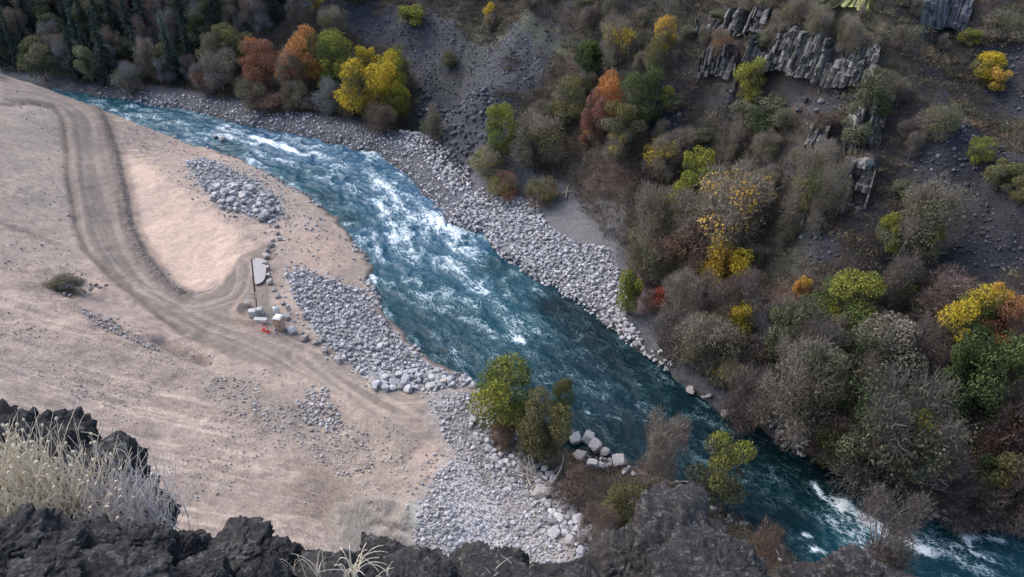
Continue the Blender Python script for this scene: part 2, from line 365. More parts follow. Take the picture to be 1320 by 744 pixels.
LM([(570,595),(610,600),(650,680),(640,740),(590,740)],(.50,.51,.56),.75,1,1.2,.4)
LM([(525,640),(560,640),(560,690),(520,690)],(.33,.35,.33),.6,1,1.,.4)
LM([(430,660),(520,640),(525,700),(430,710)],(.33,.30,.27),.7,1,1.,.4)
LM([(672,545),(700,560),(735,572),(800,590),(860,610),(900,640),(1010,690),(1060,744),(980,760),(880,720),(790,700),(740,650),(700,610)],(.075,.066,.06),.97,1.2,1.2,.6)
LM([(300,385),(330,385),(345,420),(310,425)],(.36,.285,.25),.7,.6,.5,.7)
LM([(335,392),(358,392),(360,415),(338,420)],(.17,.16,.155),.7,.5,.4,.6)
RIPN=[(368,352),(392,346),(420,360),(470,375),(480,395),(500,420),(525,447),(560,475),(600,490),(600,500),(560,505),(490,502),(450,470),(415,440),(390,405),(375,375)]
RIPT=[(240,212),(262,205),(300,220),(345,245),(368,275),(350,290),(312,275),(285,270),(262,245)]
LM(RIPN,(.40,.40,.42),.9,.6,.6,1.); LM(RIPT,(.38,.375,.385),.9,.6,.6,1.)
wet=1-ss(0,1.0,dn); D=setcol(D,wet,(.14,.125,.12))
wf=1-ss(0,1.0,df)
C=setcol(C,wf*.8,(.06,.06,.06))
cl=(Y<34)&(PG[:,0]<200)&(HG>12); 
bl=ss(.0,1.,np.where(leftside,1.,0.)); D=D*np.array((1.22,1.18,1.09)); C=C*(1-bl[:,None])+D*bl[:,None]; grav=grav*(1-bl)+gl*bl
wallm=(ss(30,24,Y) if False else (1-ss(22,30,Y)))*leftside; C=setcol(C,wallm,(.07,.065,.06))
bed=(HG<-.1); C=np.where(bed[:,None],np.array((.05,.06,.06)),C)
# height detail from tracks
HG=HG-.06*track
HGr=HG.reshape(GX.shape)
# ---- terrain material
t=NT('ground_soil'); col=(t.attr('tint'),'Color'); gv=(t.attr('gravel'),'Fac'); P=t.pos()
na=t.noise(1.6,P,6,.65); nb_=t.noise(9.,P,4,.7)
vo=t.n('TexVoronoi',{'Vector':P,'Scale':3.6}); vo2=t.n('TexVoronoi',{'Vector':P,'Scale':7.5})
k3=1;sp1=t.mr((vo,'Color'),.35,.95,.6,1.5); 
k=t.math('MULTIPLY',t.mr(na,.3,.7,.8,1.2),t.mr(nb_,.25,.75,.80,1.2))
speck=t.math('MULTIPLY',t.mr((vo,'Distance'),.1,.5,1.35,.45),t.mr((vo2,'Distance'),.1,.55,1.3,.6))
kk=t.n('Mix'); kk.data_type='FLOAT'; t.set(kk,0,t.math('MULTIPLY',t.math('MULTIPLY',gv,t.mr(t.noise(.9,P,5,.75),.38,.62,.15,1.)),.8)); t.set(kk,2,1.0); t.set(kk,3,speck)
k2=t.math('MULTIPLY',k,(kk,0))
sc=t.n('VectorMath',operation='SCALE'); t.set(sc,0,col); t.set(sc,3,k2)
hgt=t.math('ADD',t.math('MULTIPLY_ADD',nb_,.35,t.math('MULTIPLY',na,.6)),t.math('MULTIPLY',t.math('MULTIPLY',t.math('SUBTRACT',1.,(vo,'Distance')),.6),gv))
t.bsdf(sc,.95,hgt,.16,.85); M_GROUND=t.m
# ---- split the sheet into named pieces
ny,nx=GX.shape; idx=np.arange(ny*nx).reshape(ny,nx)
Q4=np.stack([idx[:-1,:-1],idx[:-1,1:],idx[1:,1:],idx[1:,:-1]],-1).reshape(-1,4)
cls=np.where(leftside,0,1)                       # 0 near bank, 1 far hillside
cls=np.where(leftside&(rm>.5),2,cls); cls=np.where((df>-1)&(shelfm>.5)&~leftside,3,cls); cls=np.where(leftside&(Y<27),4,cls); cls=np.where(bed,5,cls)
fc=cls[Q4[:,0]]
VG=np.c_[PG,HG]; C4=np.c_[C,np.ones(N)]
info={0:('dirt_slope','pale pinkish dirt slope graded above the near bank'),1:('hillside','steep dark brushy hillside above the far bank'),2:('dirt_road','brown dirt road with wheel tracks curving down to the river'),3:('stony_bank','grey stony strip along the far waterline'),4:('cliff','dark basalt cliff falling from the viewpoint'),5:('river_bed','river bed under the water')}
for c,(nm,lb) in info.items():
    F=Q4[fc==c]; us,inv=np.unique(F,return_inverse=True); 
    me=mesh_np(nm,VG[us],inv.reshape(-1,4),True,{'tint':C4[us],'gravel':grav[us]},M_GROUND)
    tag(link(nm,me),lb,None,None,'structure')
# ------------------------------------------------------------------ water
MID=np.vstack([[(-420,239),(-220,203),(-150,186),(-108,175)],at_z(*np.array([(200,152),(300,178),(380,205),(440,235),(490,280),(530,330),(580,370),(640,410),(700,460),(760,510),(830,550),(910,590),(1000,640),(1100,700),(1180,744)],float).T),[(70,28),(110,0),(210,-60)]])
def smooth(L,k=8):
    o=[L[0]]
    for q in range(len(L)-1):
        p0=L[max(q-1,0)];p1=L[q];p2=L[q+1];p3=L[min(q+2,len(L)-1)]
        for t in np.linspace(0,1,k+1)[1:]: o.append(.5*((2*p1)+(-p0+p2)*t+(2*p0-5*p1+4*p2-p3)*t*t+(-p0+3*p1-3*p2+p3)*t**3))
    return np.array(o)
MIDs=smooth(MID)
wx=np.arange(-150,75,.24); wy=np.arange(25,200,.24)
WX,WY=np.meshgrid(wx,wy); WP=np.c_[WX.ravel(),WY.ravel()]
band,bs,bal=pl_dist(WP[::1],MIDs[::2])
keep=band<26
wdf=np.full(len(WP),9.); wdn=np.full(len(WP),9.)
wdf[keep]=dfar(WP[keep]); wdn[keep]=dnear(WP[keep]); keep&=(wdf<1.2)&(wdn<1.2)
ri=np.full(len(WP),-1); ri[keep]=np.arange(keep.sum()); WP=WP[keep]; wdf=wdf[keep]; wdn=wdn[keep]
S=bal[keep]; Cc=(band*bs)[keep]
ry,rx=WX.shape; wi=ri.reshape(ry,rx); WF=np.stack([wi[:-1,:-1],wi[:-1,1:],wi[1:,1:],wi[1:,:-1]],-1).reshape(-1,4); WF=WF[(WF>=0).all(1)]
rap=[(130,131,.55),(180,140,.6),(250,158,.65),(290,165,.8),(330,180,1.),(300,190,.4),(400,195,1.),(450,205,.95),(500,215,.9),(380,225,.5),(420,255,.35),(450,240,.8),(530,258,1.),(480,262,.8),(470,300,.7),(440,285,.3),(560,285,1.),(520,300,.85),(500,330,.75),(480,340,.5),(600,320,.85),(560,340,.75),(640,345,.35),(660,370,.4),(620,370,.75),(560,370,.5),(510,380,.4),(640,400,.55),(600,410,.38),(680,420,.5),(540,420,.35),(520,430,.25),(600,445,.3),(650,445,.4),(560,460,.25),(700,440,.3),(720,400,.05),(760,430,.05),(730,470,.2),(760,500,.25),(700,500,.25),(690,540,.15),(740,550,.15),(800,470,.1),(830,500,.15),(800,560,.12),(870,540,.12),(900,600,.15),(960,580,.08),(1000,650,.15),(1060,610,.05),(1120,700,.45),(1200,720,.35),(1280,700,.4),(1250,680,.15)]
rp=at_z(*np.array([(a,b) for a,b,_ in rap],float).T); rv=np.array([c for *_,c in rap])
W=np.zeros(len(WP)); WI=np.zeros(len(WP))
for p,v in zip(rp,rv):
    w=1/(((WP-p)**2).sum(1)+3)**1.6; W+=w; WI+=w*v
I=WI/W
warp=fbm(S/7,Cc/4,3,90)*6; 
big=fbm(S/5+warp*.1,Cc/2.4+warp*.25,4,91); mid=fbm(S/1.8+warp*.2,Cc/1.1+warp*.2,4,92)
rg=1-np.abs(2*fbm(S/2.6+warp*.15,Cc/1.6+warp*.3,4,93)-1)
str_=fbm(S/16,Cc/1.7+warp*.15,3,94)
amp=.10+.75*I
WZ=amp*((big-.5)*1.6+(mid-.5)*.55+(rg-.75)*.5)
edge=np.minimum(1,np.maximum(0,np.minimum(-wdf,-wdn)+1)/2.5); WZ*=edge
foam=I*.55+(big-.5)*.9*(.25+I)+(str_-.5)*1.1*(.2+I)+(rg-.75)*.7+(mid-.5)*.8*I
def fline(px,w,a):
    global foam
    d,_,_=pl_dist(WP,at_z(*np.array(px,float).T)); foam=foam+a*.48*np.exp(-(d/w)**2)
for px,w,a in [([(1048,622),(1062,642),(1085,656)],.45,1.6),([(1085,645),(1110,665),(1150,688),(1190,708)],.8,1.5),([(1090,652),(1160,700),(1230,722)],1.6,.55),([(1115,632),(1110,650),(1130,668),(1150,685)],.4,1.1),([(1245,694),(1268,690),(1292,696)],.5,1.5),([(1246,694),(1252,712),(1280,723)],.3,1.3),([(1215,668),(1240,676),(1262,668)],.4,.8),
 ([(472,340),(484,368),(486,385)],.5,1.0),([(490,398),(497,412)],.5,.9),([(622,298),(642,302)],.35,1.2),([(650,325),(672,345),(700,362)],.5,.7),([(665,438),(675,440)],.7,1.6),([(1036,688),(1048,692)],.35,1.5),([(1050,708),(1062,712)],.45,1.6),([(1005,700),(1010,712)],.3,1.2),([(240,180),(262,186)],.6,.6),([(880,495),(896,512),(912,525)],.25,1.),([(745,530),(800,540)],.25,.6),([(770,470),(785,500)],.25,.6),([(850,628),(878,640)],.8,1.2),([(856,622),(845,640)],.6,.9),([(525,218),(560,252)],.8,.5)]:
    fline(px,w,a)
foam*=np.clip(edge*1.3,0,1)
smo=np.clip(WI/W,0,1)
me=mesh_np('river',np.c_[WP,WZ],WF,True,{'foam':foam,'turb':smo,'flow':np.c_[S,Cc]})
t=NT('river_water'); fa=(t.attr('foam'),'Fac'); tb=(t.attr('turb'),'Fac'); fl=(t.attr('flow'),'Vector')
mp=t.n('Mapping',{'Vector':fl,'Scale':(.55,1.,1.)}); wn=t.noise(.9,mp,3,.5)
wv=t.n('VectorMath',operation='ADD'); t.set(wv,0,mp); ws=t.n('VectorMath',operation='SCALE'); t.set(ws,0,(wn,'Color')); t.set(ws,3,1.5); t.set(wv,1,ws)
f1=t.noise(1.6,wv,6,.62); f2=t.noise(.55,wv,4,.6); f3=t.noise(4.5,wv,4,.6)
rdg=t.math('POWER',t.math('SUBTRACT',1.,t.math('ABSOLUTE',t.math('MULTIPLY_ADD',f1,4.,-2.)),clamp=True),3.)      # lacy lines
rdg2=t.math('POWER',t.math('SUBTRACT',1.,t.math('ABSOLUTE',t.math('MULTIPLY_ADD',f3,4.,-2.)),clamp=True),3.)
a1=t.math('MULTIPLY_ADD',rdg,.62,fa); a2=t.math('MULTIPLY_ADD',rdg2,.42,a1); a3=t.math('MULTIPLY_ADD',f2,.85,a2)
fm=t.mr(a3,1.5,1.82); fm.interpolation_type='SMOOTHSTEP'
thin=t.mr(a3,1.15,1.75)
deep=t.ramp(tb,[(.05,(.002,.0095,.012)),(.22,(.0025,.021,.030)),(.5,(.010,.057,.083)),(.95,(.030,.086,.158))])  # teal water colour with dark hillside and blue sky reflections painted into its ends
aer=t.mix(t.math('MULTIPLY',thin,.32),(deep,0),(.16,.33,.36,1.))
fcol=t.mix(t.mr(a3,1.6,2.1),(.34,.47,.54,1.),(.74,.79,.82,1.)); cw=t.mix(fm,aer,fcol)
rg_=t.mr(fm,0,1,.2,.7)
b1=t.noise(1.4,wv,5,.6); b2=t.noise(5.,wv,4,.6)
bh=t.math('ADD',t.math('MULTIPLY_ADD',b2,.35,b1),t.math('MULTIPLY',fm,.4))
b=t.bsdf(cw,rg_,bh,.2,.6); b.inputs['IOR'].default_value=1.33; b.inputs['Specular IOR Level'].default_value=.35
me.materials.append(t.m); tag(link('river',me),'blue green river with white rapids running through the gorge',None,None,'structure')
# puddle on the road
pp=ground([(325,337),(332,334),(341,338),(343,350),(342,363),(336,368),(328,366),(324,352)])
pc=pp.mean(0); pv=smooth(np.vstack([pp[:,:2],pp[:1,:2]]),4)[:-1]; pv=pv+(np.c_[vn2(pv[:,0]*2,pv[:,1]*2,1),vn2(pv[:,0]*2,pv[:,1]*2,2)]-.5)*.35; zz=max(Hb(pv).max(),hz(pc[0],pc[1]))+.02
V=np.vstack([[pc[0],pc[1],zz],np.c_[pv,np.full(len(pv),zz)]]); n=len(pv)
M_PUD=NT('puddle_water'); M_PUD.bsdf((.30,.28,.275,1.),.25); 
tag(link('puddle',mesh_np('puddle',V,[(0,i+1,(i+1)%n+1) for i in range(n)],True,None,M_PUD.m)),'pale shallow puddle on the dirt road',None,None,'structure')
# ------------------------------------------------------------------ rocks
def ico(sub):
    import bmesh
    bm=bmesh.new(); bmesh.ops.create_icosphere(bm,subdivisions=sub,radius=1.0)
    V=np.array([v.co[:] for v in bm.verts]); F=np.array([[v.index for v in f.verts] for f in bm.faces]); bm.free()
    return V/np.linalg.norm(V,axis=1)[:,None],F
ICO={k:ico(k) for k in (1,2,3,4,5)}
def rock(sub,seed,flat=.75,nz=.06,k=13,nf=1.6):
    r=np.random.default_rng(seed); V,F=ICO[sub]; V=V.copy()
    n=r.normal(size=(k,3)); n/=np.linalg.norm(n,axis=1)[:,None]; dk=r.uniform(.62,1.,k)
    ax=np.vstack([np.eye(3),-np.eye(3)])+r.normal(0,.12,(6,3)); n=np.vstack([n,ax/np.linalg.norm(ax,axis=1)[:,None]]); dk=np.r_[dk,r.uniform(.62,.85,6)]
    rad=np.min(np.where(V@n.T>.15,dk/np.maximum(V@n.T,.15),3.),axis=1); rad=np.minimum(rad,1.15)
    V=V*rad[:,None]; 
    if sub>2: V=V*(1+nz*2*(fbm3(V+seed,nf,5,seed)-.5))[:,None]
    V*=np.array([r.uniform(.8,1.15),r.uniform(.75,1.05),flat*r.uniform(.8,1.1)]); return V,F
def rockmat(name,ramp,bscale=3.,lich=None,rough=.9,bd=.08):
    t=NT(name); P=t.pos(); oi=t.n('ObjectInfo'); rn=t.math('FRACT',t.math('ADD',(t.attr('rnd'),'Fac'),(oi,'Random')))
    nz=t.noise(bscale,P,6,.65); base=t.ramp(rn,ramp); k=t.mr(nz,.25,.75,.72,1.25)
    sc=t.n('VectorMath',operation='SCALE'); t.set(sc,0,(base,0)); t.set(sc,3,k); c=(sc,0)
    if lich:
        l=t.noise(bscale*1.7,P,7,.7,.3); c=t.mix(t.mr(l,lich[1],lich[1]+.07),c,(*lich[0],1.))
    t.bsdf(c,rough,nz,bd,.8); return t.m
M_RIP=rockmat('riprap_stone',[(0,(.20,.20,.205)),(.35,(.33,.33,.34)),(.7,(.43,.43,.45)),(.93,(.54,.53,.54)),(1,(.42,.37,.34))])
M_RIPF=M_RIP
M_BAS=rockmat('dark_basalt_scree',[(0,(.045,.047,.056)),(.6,(.078,.081,.098)),(.92,(.125,.13,.15)),(1,(.26,.26,.27))])
M_PALE=rockmat('pale_gravel',[(0,(.22,.20,.19)),(.4,(.33,.31,.30)),(.7,(.42,.405,.41)),(1,(.50,.49,.50))])
M_TAN=rockmat('tan_boulder',[(0,(.27,.25,.235)),(.5,(.38,.35,.325)),(1,(.46,.42,.39))])
def boxrock(seed):
    r=np.random.default_rng(seed); c=np.array([[x,y,z] for x in (-1,1) for y in (-1,1) for z in (-1,1)],float)*.62*r.uniform(.68,1.18,(8,3)); c*=[r.uniform(.85,1.3),r.uniform(.75,1.),r.uniform(.55,.85)]
    import bmesh
    bm=bmesh.new(); [bm.verts.new(p) for p in c]; bm.verts.new((r.normal(0,.2),r.normal(0,.2),.66)); bm.verts.new((.8*r.choice([-1,1]),r.normal(0,.2),0)); bmesh.ops.convex_hull(bm,input=bm.verts); bmesh.ops.triangulate(bm,faces=bm.faces); bm.verts.index_update()
    used=[v for v in bm.verts if v.link_faces]; mp={v:i for i,v in enumerate(used)}; V=np.array([v.co[:] for v in used]); F=np.array([[mp[v] for v in f.verts] for f in bm.faces]); bm.free(); return V,F
small=[rock(1,s,.72,k=8) for s in range(4)]+[boxrock(60+s) for s in range(8)]; mids=[rock(2,20+s,.75,k=8) for s in range(8)]
class Pile:
    def __init__(s): s.V=[];s.F=[];s.A=[];s.n=0
    def add(s,P,sz,lib,sink=.15,seed=0,tilt=.5):
        r=np.random.default_rng(seed+5); kind=r.integers(0,len(lib),len(P))
        for k,(V,F) in enumerate(lib):
            m=kind==k; 
            if not m.any(): continue
            p=P[m]; q=sz[m]; n=len(p); az=r.uniform(0,6.28,n); tx=r.normal(0,tilt,n)
            ca,sa,ct,st=np.cos(az),np.sin(az),np.cos(tx),np.sin(tx)
            Rm=np.zeros((n,3,3)); Rm[:,0,0]=ca;Rm[:,0,1]=-sa*ct;Rm[:,0,2]=sa*st;Rm[:,1,0]=sa;Rm[:,1,1]=ca*ct;Rm[:,1,2]=-ca*st;Rm[:,2,1]=st;Rm[:,2,2]=ct
            W_=np.einsum('nij,vj->nvi',Rm,V)*q[:,None,None]*.5; W_=W_+p[:,None,:]; W_[:,:,2]+=(q*(.5-sink)*.7)[:,None]
            s.V.append(W_.reshape(-1,3)); s.F.append((F[None]+(np.arange(n)*len(V))[:,None,None]).reshape(-1,3)+s.n); s.A.append(np.repeat(r.uniform(0,1,n),len(V))); s.n+=n*len(V)
    def build(s,name,mat,label,cat):
        me=mesh_np(name,np.vstack(s.V),np.vstack(s.F),False,{'rnd':np.concatenate(s.A)},mat)
        return tag(link(name,me),label,cat,None,'stuff')
def scatter(L,space,seed,keepf=None):
    r=np.random.default_rng(seed); lo=L.min(0); hi=L.max(0); xs=np.arange(lo[0],hi[0],space); ys=np.arange(lo[1],hi[1],space*.87)
    A,B=np.meshgrid(xs,ys); A=A+(np.arange(len(ys))%2)[:,None]*space*.5; P=np.c_[A.ravel(),B.ravel()]+r.normal(0,space*.22,(A.size,2))
    P=P[inpoly(P,L)]
    if keepf is not None: P=P[keepf(P)]
    return P
def wobble(P,seed,lim=.5,sc=5.): return fbm(P[:,0]/sc,P[:,1]/sc,3,seed)>lim
rip=Pile(); scree=Pile(); grv=Pile(); BIG=[]   # BIG: candidates for individual boulders (x,y,size,group)
def layer(pile,L,space,s0,s1,seed,keepf=None,lib=small,zup=0.,group=None,power=1.6,bigcut=None):
    P=scatter(L,space,seed,keepf); 
    if not len(P): return
    r=np.random.default_rng(seed+9); sz=s0+(s1-s0)*r.uniform(0,1,len(P))**power; z=Hb(P)+zup*r.uniform(0,1,len(P)); P3=np.c_[P,z]
    if group:
        D=np.linalg.norm(P3-np.array([0,0,CAMZ]),axis=1)
        for p,q,d in zip(P3,sz,D): BIG.append((q*FPX/d,p,q,group))
    else: pile.add(P3,sz,lib,seed=seed)
farL=poly([(588,270),(600,250),(625,245),(655,252),(692,262),(705,290),(740,312),(788,322),(798,355),(810,385),(800,405),(825,430),(835,462),(795,436),(765,412),(730,389),(690,366),(645,333),(622,306),(576,296)])
layer(rip,farL,.56,.38,.95,101); 
layer(rip,farL,1.2,.65,1.0,102,zup=.3,group='far riprap')
stripL=poly([(126,128),(128,112),(180,118),(260,126),(330,140),(400,146),(450,160),(520,178),(560,205),(600,235),(590,285),(570,288),(552,262),(520,230),(488,202),(430,189),(330,168),(240,147)])
layer(rip,stripL,.62,.2,.65,103); layer(rip,stripL,2.4,.7,1.2,104)
layer(rip,poly([(520,165),(560,180),(600,215),(610,245),(580,250),(545,205),(515,190)]),1.,.7,1.3,118)
nearL=poly(RIPN); layer(rip,nearL,.46,.3,.75,105); layer(rip,nearL,1.15,.6,1.0,106,zup=.3,group='near riprap')
layer(rip,poly([(470,490),(500,480),(590,488),(580,500),(520,506),(480,504)]),1.1,.9,1.5,107,zup=.2,group='near riprap')
def grow(L,m):
    c=L.mean(0); d=L-c; return c+d*(1+m/np.linalg.norm(d,axis=1))[:,None]
for L_,sd_ in ((poly(RIPN),171),(poly(RIPT),172),(poly([(560,525),(640,525),(735,650),(772,690),(700,740),(545,745),(530,690),(570,570)]),173)):
    layer(rip,grow(L_,2.2),.8,.15,.6,sd_,lambda P:wobble(P,sd_,.42,2)&(dnear(P)>.3),power=2)
topL=poly(RIPT); layer(rip,topL,.6,.3,.95,108,zup=.3); layer(rip,poly([(262,235),(300,235),(345,250),(362,272),(345,288),(312,275),(285,272),(268,255)]),1.5,1.0,1.9,109,zup=.3,group='stone pile')
layer(rip,poly([(300,215),(350,225),(420,285),(420,305),(370,290),(350,255)]),1.1,.3,.7,110,lambda P:wobble(P,7,.45))
botL=poly([(560,525),(600,505),(640,525),(655,560),(690,600),(735,650),(772,690),(760,720),(700,740),(560,745),(530,690),(560,610),(590,590),(570,560)])
CH_=poly([(585,595),(612,598),(650,665),(655,745),(600,745),(590,660)])
layer(rip,botL,.5,.25,.75,111,lambda P:(~inpoly(P,CH_)|wobble(P,31,.62,2))&(Hb(P)>-.2)&wobble(P,33,.33,3)); layer(grv,botL,.34,.16,.4,112); layer(rip,poly([(640,520),(660,560),(735,640),(775,690),(745,722),(700,660),(640,600),(600,545)]),1.0,.7,1.25,113,zup=.15,group='rubble slope')
layer(grv,poly([(375,505),(420,500),(450,560),(400,560)]),.5,.25,.8,114,lambda P:wobble(P,8,.48,3))
dirtL=poly([(0,380),(90,380),(200,440),(330,470),(420,500),(540,560),(540,640),(430,640),(380,660),(200,640),(60,540),(0,500)])
layer(grv,dirtL,.6,.08,.36,115,lambda P:wobble(P,12,.47,6),power=3.5)
layer(grv,poly([(240,480),(330,495),(400,520),(520,580),(530,640),(440,620),(380,570),(260,520)]),.55,.12,.5,116,lambda P:wobble(P,13,.42,5),power=3)
layer(grv,poly([(0,110),(80,140),(90,240),(110,330),(80,370),(0,350)]),1.5,.15,.5,117,lambda P:wobble(P,14,.45,6),power=3)
layer(grv,poly([(160,150),(240,190),(300,205),(440,300),(470,350),(370,345),(300,300),(250,260),(165,200)]),1.2,.15,.55,119,lambda P:wobble(P,15,.45,5),power=3)
layer(grv,poly([(100,395),(130,405),(190,440),(215,455),(190,450),(120,418)]),.5,.2,.6,120,power=2)
d,_,_=pl_dist(np.zeros((1,2)),L_berm)
bp=smooth(L_berm,30); bp=np.repeat(bp,2,0)+RNG.normal(0,.6,(len(bp)*2,2)); grv.add(np.c_[bp,Hb(bp)],RNG.uniform(.1,.3,len(bp)),small,seed=3)
for k,(L,spc,a,b) in {'t1':(TP['t1'],.7,.18,.75),'t2':(TP['t2'],.62,.25,.8),'t3':(TP['t3'],.8,.3,.8),'t4':(TP['t4'],.8,.35,.9),'t5':(TP['t5'],.9,.4,1.1),'t6':(TP['t6'],1.1,.5,1.2),'t7':(TP['t7'],1.1,.4,1.3)}.items():
    layer(scree,L,spc,a,b,130+len(k)+int(k[1]),power=2.5)
layer(scree,poly([(540,100),(620,110),(640,160),(600,225),(570,200),(540,160)]),1.3,.8,1.8,141,power=2)
# boulders along both waterlines
for L,sd,lim in ((NEAR,150,.5),(FAR,151,.45)):
    Ls=smooth(L,40); Ls=Ls[(Ls[:,1]>40)&(Ls[:,0]>-110)&(Ls[:,0]<62)]; r=np.random.default_rng(sd); Q=Ls+r.normal(0,.7,Ls.shape); Q=Q[wobble(Q,sd,lim,6)]
    h=Hb(Q); Q=Q[(h>-.7)]; rip.add(np.c_[Q,Hb(Q)],r.uniform(.3,.9,len(Q)),small,seed=sd)
BIG.sort(key=lambda b:-b[0]); nind=225
rest=BIG[nind:]; 
if rest: rip.add(np.array([b[1] for b in rest]),np.array([b[2] for b in rest]),mids,seed=77)
rip.build('riprap',M_RIP,'masses of broken grey stone lining both river banks','riprap')
scree.build('scree',M_BAS,'dark loose basalt scree covering the far hillside gullies','scree')
grv.build('gravel',M_PALE,'small pale stones and rubble strewn over the near bank','gravel')
BM=[]
for s in range(10):
    V,F=rock(3,40+s,.75,.05,k=9); BM.append(mesh_np('boulder',V,F,False,{'rnd':np.full(len(V),s*.1)},M_RIP))
grp={'far riprap':('grey angular boulder in the riprap on the far bank beside the bare gravel pad','boulders in the far bank riprap'),
 'near riprap':('grey angular boulder in the riprap between the dirt road and the near waterline','boulders in the near bank riprap'),
 'stone pile':('pale boulder in the stone pile at the upper end of the near bank','boulders in the upper stone pile'),
 'rubble slope':('pale broken boulder on the rubble slope below the dark foreground rocks','boulders on the rubble slope')}
rr=random.Random(3)
def boulder(p,size,label,group=None,mat=None,name='boulder',sc=(1,1,1),rz=None,sink=.12,variant=None):
    o=link(name,BM[rr.randrange(10) if variant is None else variant],None,mat)
    o.location=(p[0],p[1],p[2]+size*(.5-sink)*.7); o.scale=(size*.5*sc[0],size*.5*sc[1],size*.5*sc[2]); o.rotation_euler=(rr.uniform(-.35,.35),rr.uniform(-.35,.35),rr.uniform(0,6.3) if rz is None else rz)
    return tag(o,label,'boulder',group)
for _,p,q,g in BIG[:nind]: boulder(p,q,grp[g][0],grp[g][1])
# row of boulders edging the road end
row=[(357,293,1.0),(358,302,.8),(361,309,1.),(352,311,.8),(349,318,1.2),(345,324,.9),(343,332,1.3),(342,341,1.1),(345,347,1.),(346,356,.9),(348,366,1.2),(353,375,.8),(358,383,1.1),(364,392,.8)]
for u,v,s in row: boulder(g1(u,v),s*1.1,'tan boulder in the curved row that edges the road end near the puddle','boulders edging the road end',M_TAN)
for u,v,s,l in [(377,429,1.7,'dark sided boulder just right of the portable toilet, at the road edge'),(371,411,1.4,'round tan boulder tucked behind the portable toilet'),(393,438,1.5,'flat tan boulder next below the dark sided boulder on the road edge'),(407,443,1.1,'pale roundish boulder halfway down the line below the portable toilet'),(419,453,1.3,'blocky pale boulder on the road edge beside the riprap corner'),(435,466,1.2,'last boulder at the lower end of the road edge line'),(319,393,1.1,'tan boulder on the mound left of the leaning pole'),
 (484,494,1.7,'large pale boulder at the lower left corner of the near bank riprap'),(510,497,1.5,'large boulder along the bottom edge of the near bank riprap'),
 (290,190,1.9,'tan boulder standing in the rapids off the upstream near bank'),(280,186,1.2,'small dark boulder just upstream of the tan boulder in the rapids'),
 (890,506,1.6,'white boulder standing in dark water under the far bank trees'),(935,535,1.3,'grey boulder with driftwood at the foot of the big bare grey tree'),(1178,674,1.6,'low dark boulder awash in the right hand rapid'),(1207,646,1.1,'small mossy yellow boulder at the shaded far waterline')]:
    p=g1(u,v); p[2]=max(p[2],0.); boulder(p,s,l,None,M_TAN if ('tan' in l or 'pale' in l) else (M_BAS if 'low dark' in l or 'small dark' in l else M_RIP))
for u,v,s in [(741,580,1.5),(757,579,1.5),(748,592,1.5),(766,589,1.7),(779,592,1.1),(763,601,1.4),(798,598,1.7),(774,604,.9),(735,574,1.1)]:
    p=g1(u,v); p[2]=max(p[2],.1); boulder(p,s*1.3,'white rounded boulder in the heap at the waterline below the bushes','white boulders heaped at the waterline',M_PALE)
for u,v,s in [(797,424,1.),(805,428,1.3),(815,428,1.3),(811,438,1.1),(820,446,1.2),(829,453,1.),(802,440,.9),(793,415,1.),(838,462,.7)]:
    p=g1(u,v); p[2]=max(p[2],.0); boulder(p,s,'pale boulder strewn at the downstream tip of the far bank riprap','boulders at the tip of the far riprap',M_PALE)
p=g1(696,640); boulder(p,2.3,'big pale wedge shaped boulder beside the driftwood tangle',None,M_TAN,sc=(1.,.9,1.2),variant=2)
for u,v in [(650,556),(664,562),(722,560),(708,548),(655,572)]: boulder(g1(u,v),1.2,'grey boulder showing among the bushes on the near bank','boulders among the near bank bushes')
for u,v in [(713,690),(735,700),(745,672),(760,695),(722,672)]: boulder(g1(u,v),1.5,'large white broken boulder at the foot of the rubble slope','large boulders at the foot of the rubble slope',M_PALE)
# ------------------------------------------------------------------ vegetation
def tube(pts,rad,k=6):
    pts=np.asarray(pts,float); n=len(pts); V=[];F=[]
    for i in range(n):
        d=pts[min(i+1,n-1)]-pts[max(i-1,0)]; d/=np.linalg.norm(d)+1e-9; a=np.cross(d,[.3,.8,.5]); a/=np.linalg.norm(a)+1e-9; b=np.cross(d,a)
        for j in range(k):
            t=2*math.pi*j/k; V.append(pts[i]+rad[i]*(math.cos(t)*a+math.sin(t)*b))
    for i in range(n-1):
        for j in range(k): F.append((i*k+j,i*k+(j+1)%k,(i+1)*k+(j+1)%k,(i+1)*k+j))
    return np.array(V),np.array(F)
def join(parts):
    V=[];F=[];n=0
    for v,f in parts: V.append(v);F.append(f+n);n+=len(v)
    return np.vstack(V),np.vstack(F)
def bend(r,a,b,n=5,amt=.08):
    a=np.array(a,float);b=np.array(b,float); L=np.linalg.norm(b-a); t=np.linspace(0,1,n)[:,None]; o=r.normal(0,amt*L,3)
    return a+(b-a)*t+np.sin(t*math.pi)*o
def lobes(r,n,shape):
    o=[]
    for i in range(n):
        th=r.uniform(0,6.283); 
        if shape=='round': z=r.uniform(.22,.9); rr_=.38*math.sqrt(max(.05,1-((z-.55)/.45)**2))*r.uniform(.35,1.); R_=r.uniform(.08,.2)
        elif shape=='tall': z=r.uniform(.25,.93); rr_=.27*math.sqrt(max(.05,1-((z-.55)/.5)**2))*r.uniform(.3,1.); R_=r.uniform(.09,.16)
        elif shape=='low': z=r.uniform(.2,.75); rr_=.38*math.sqrt(max(.05,1-((z-.3)/.6)**2))*r.uniform(.3,1.); R_=r.uniform(.12,.22)
        o.append((rr_*math.cos(th),rr_*math.sin(th),z,R_,r.uniform()))
    return o
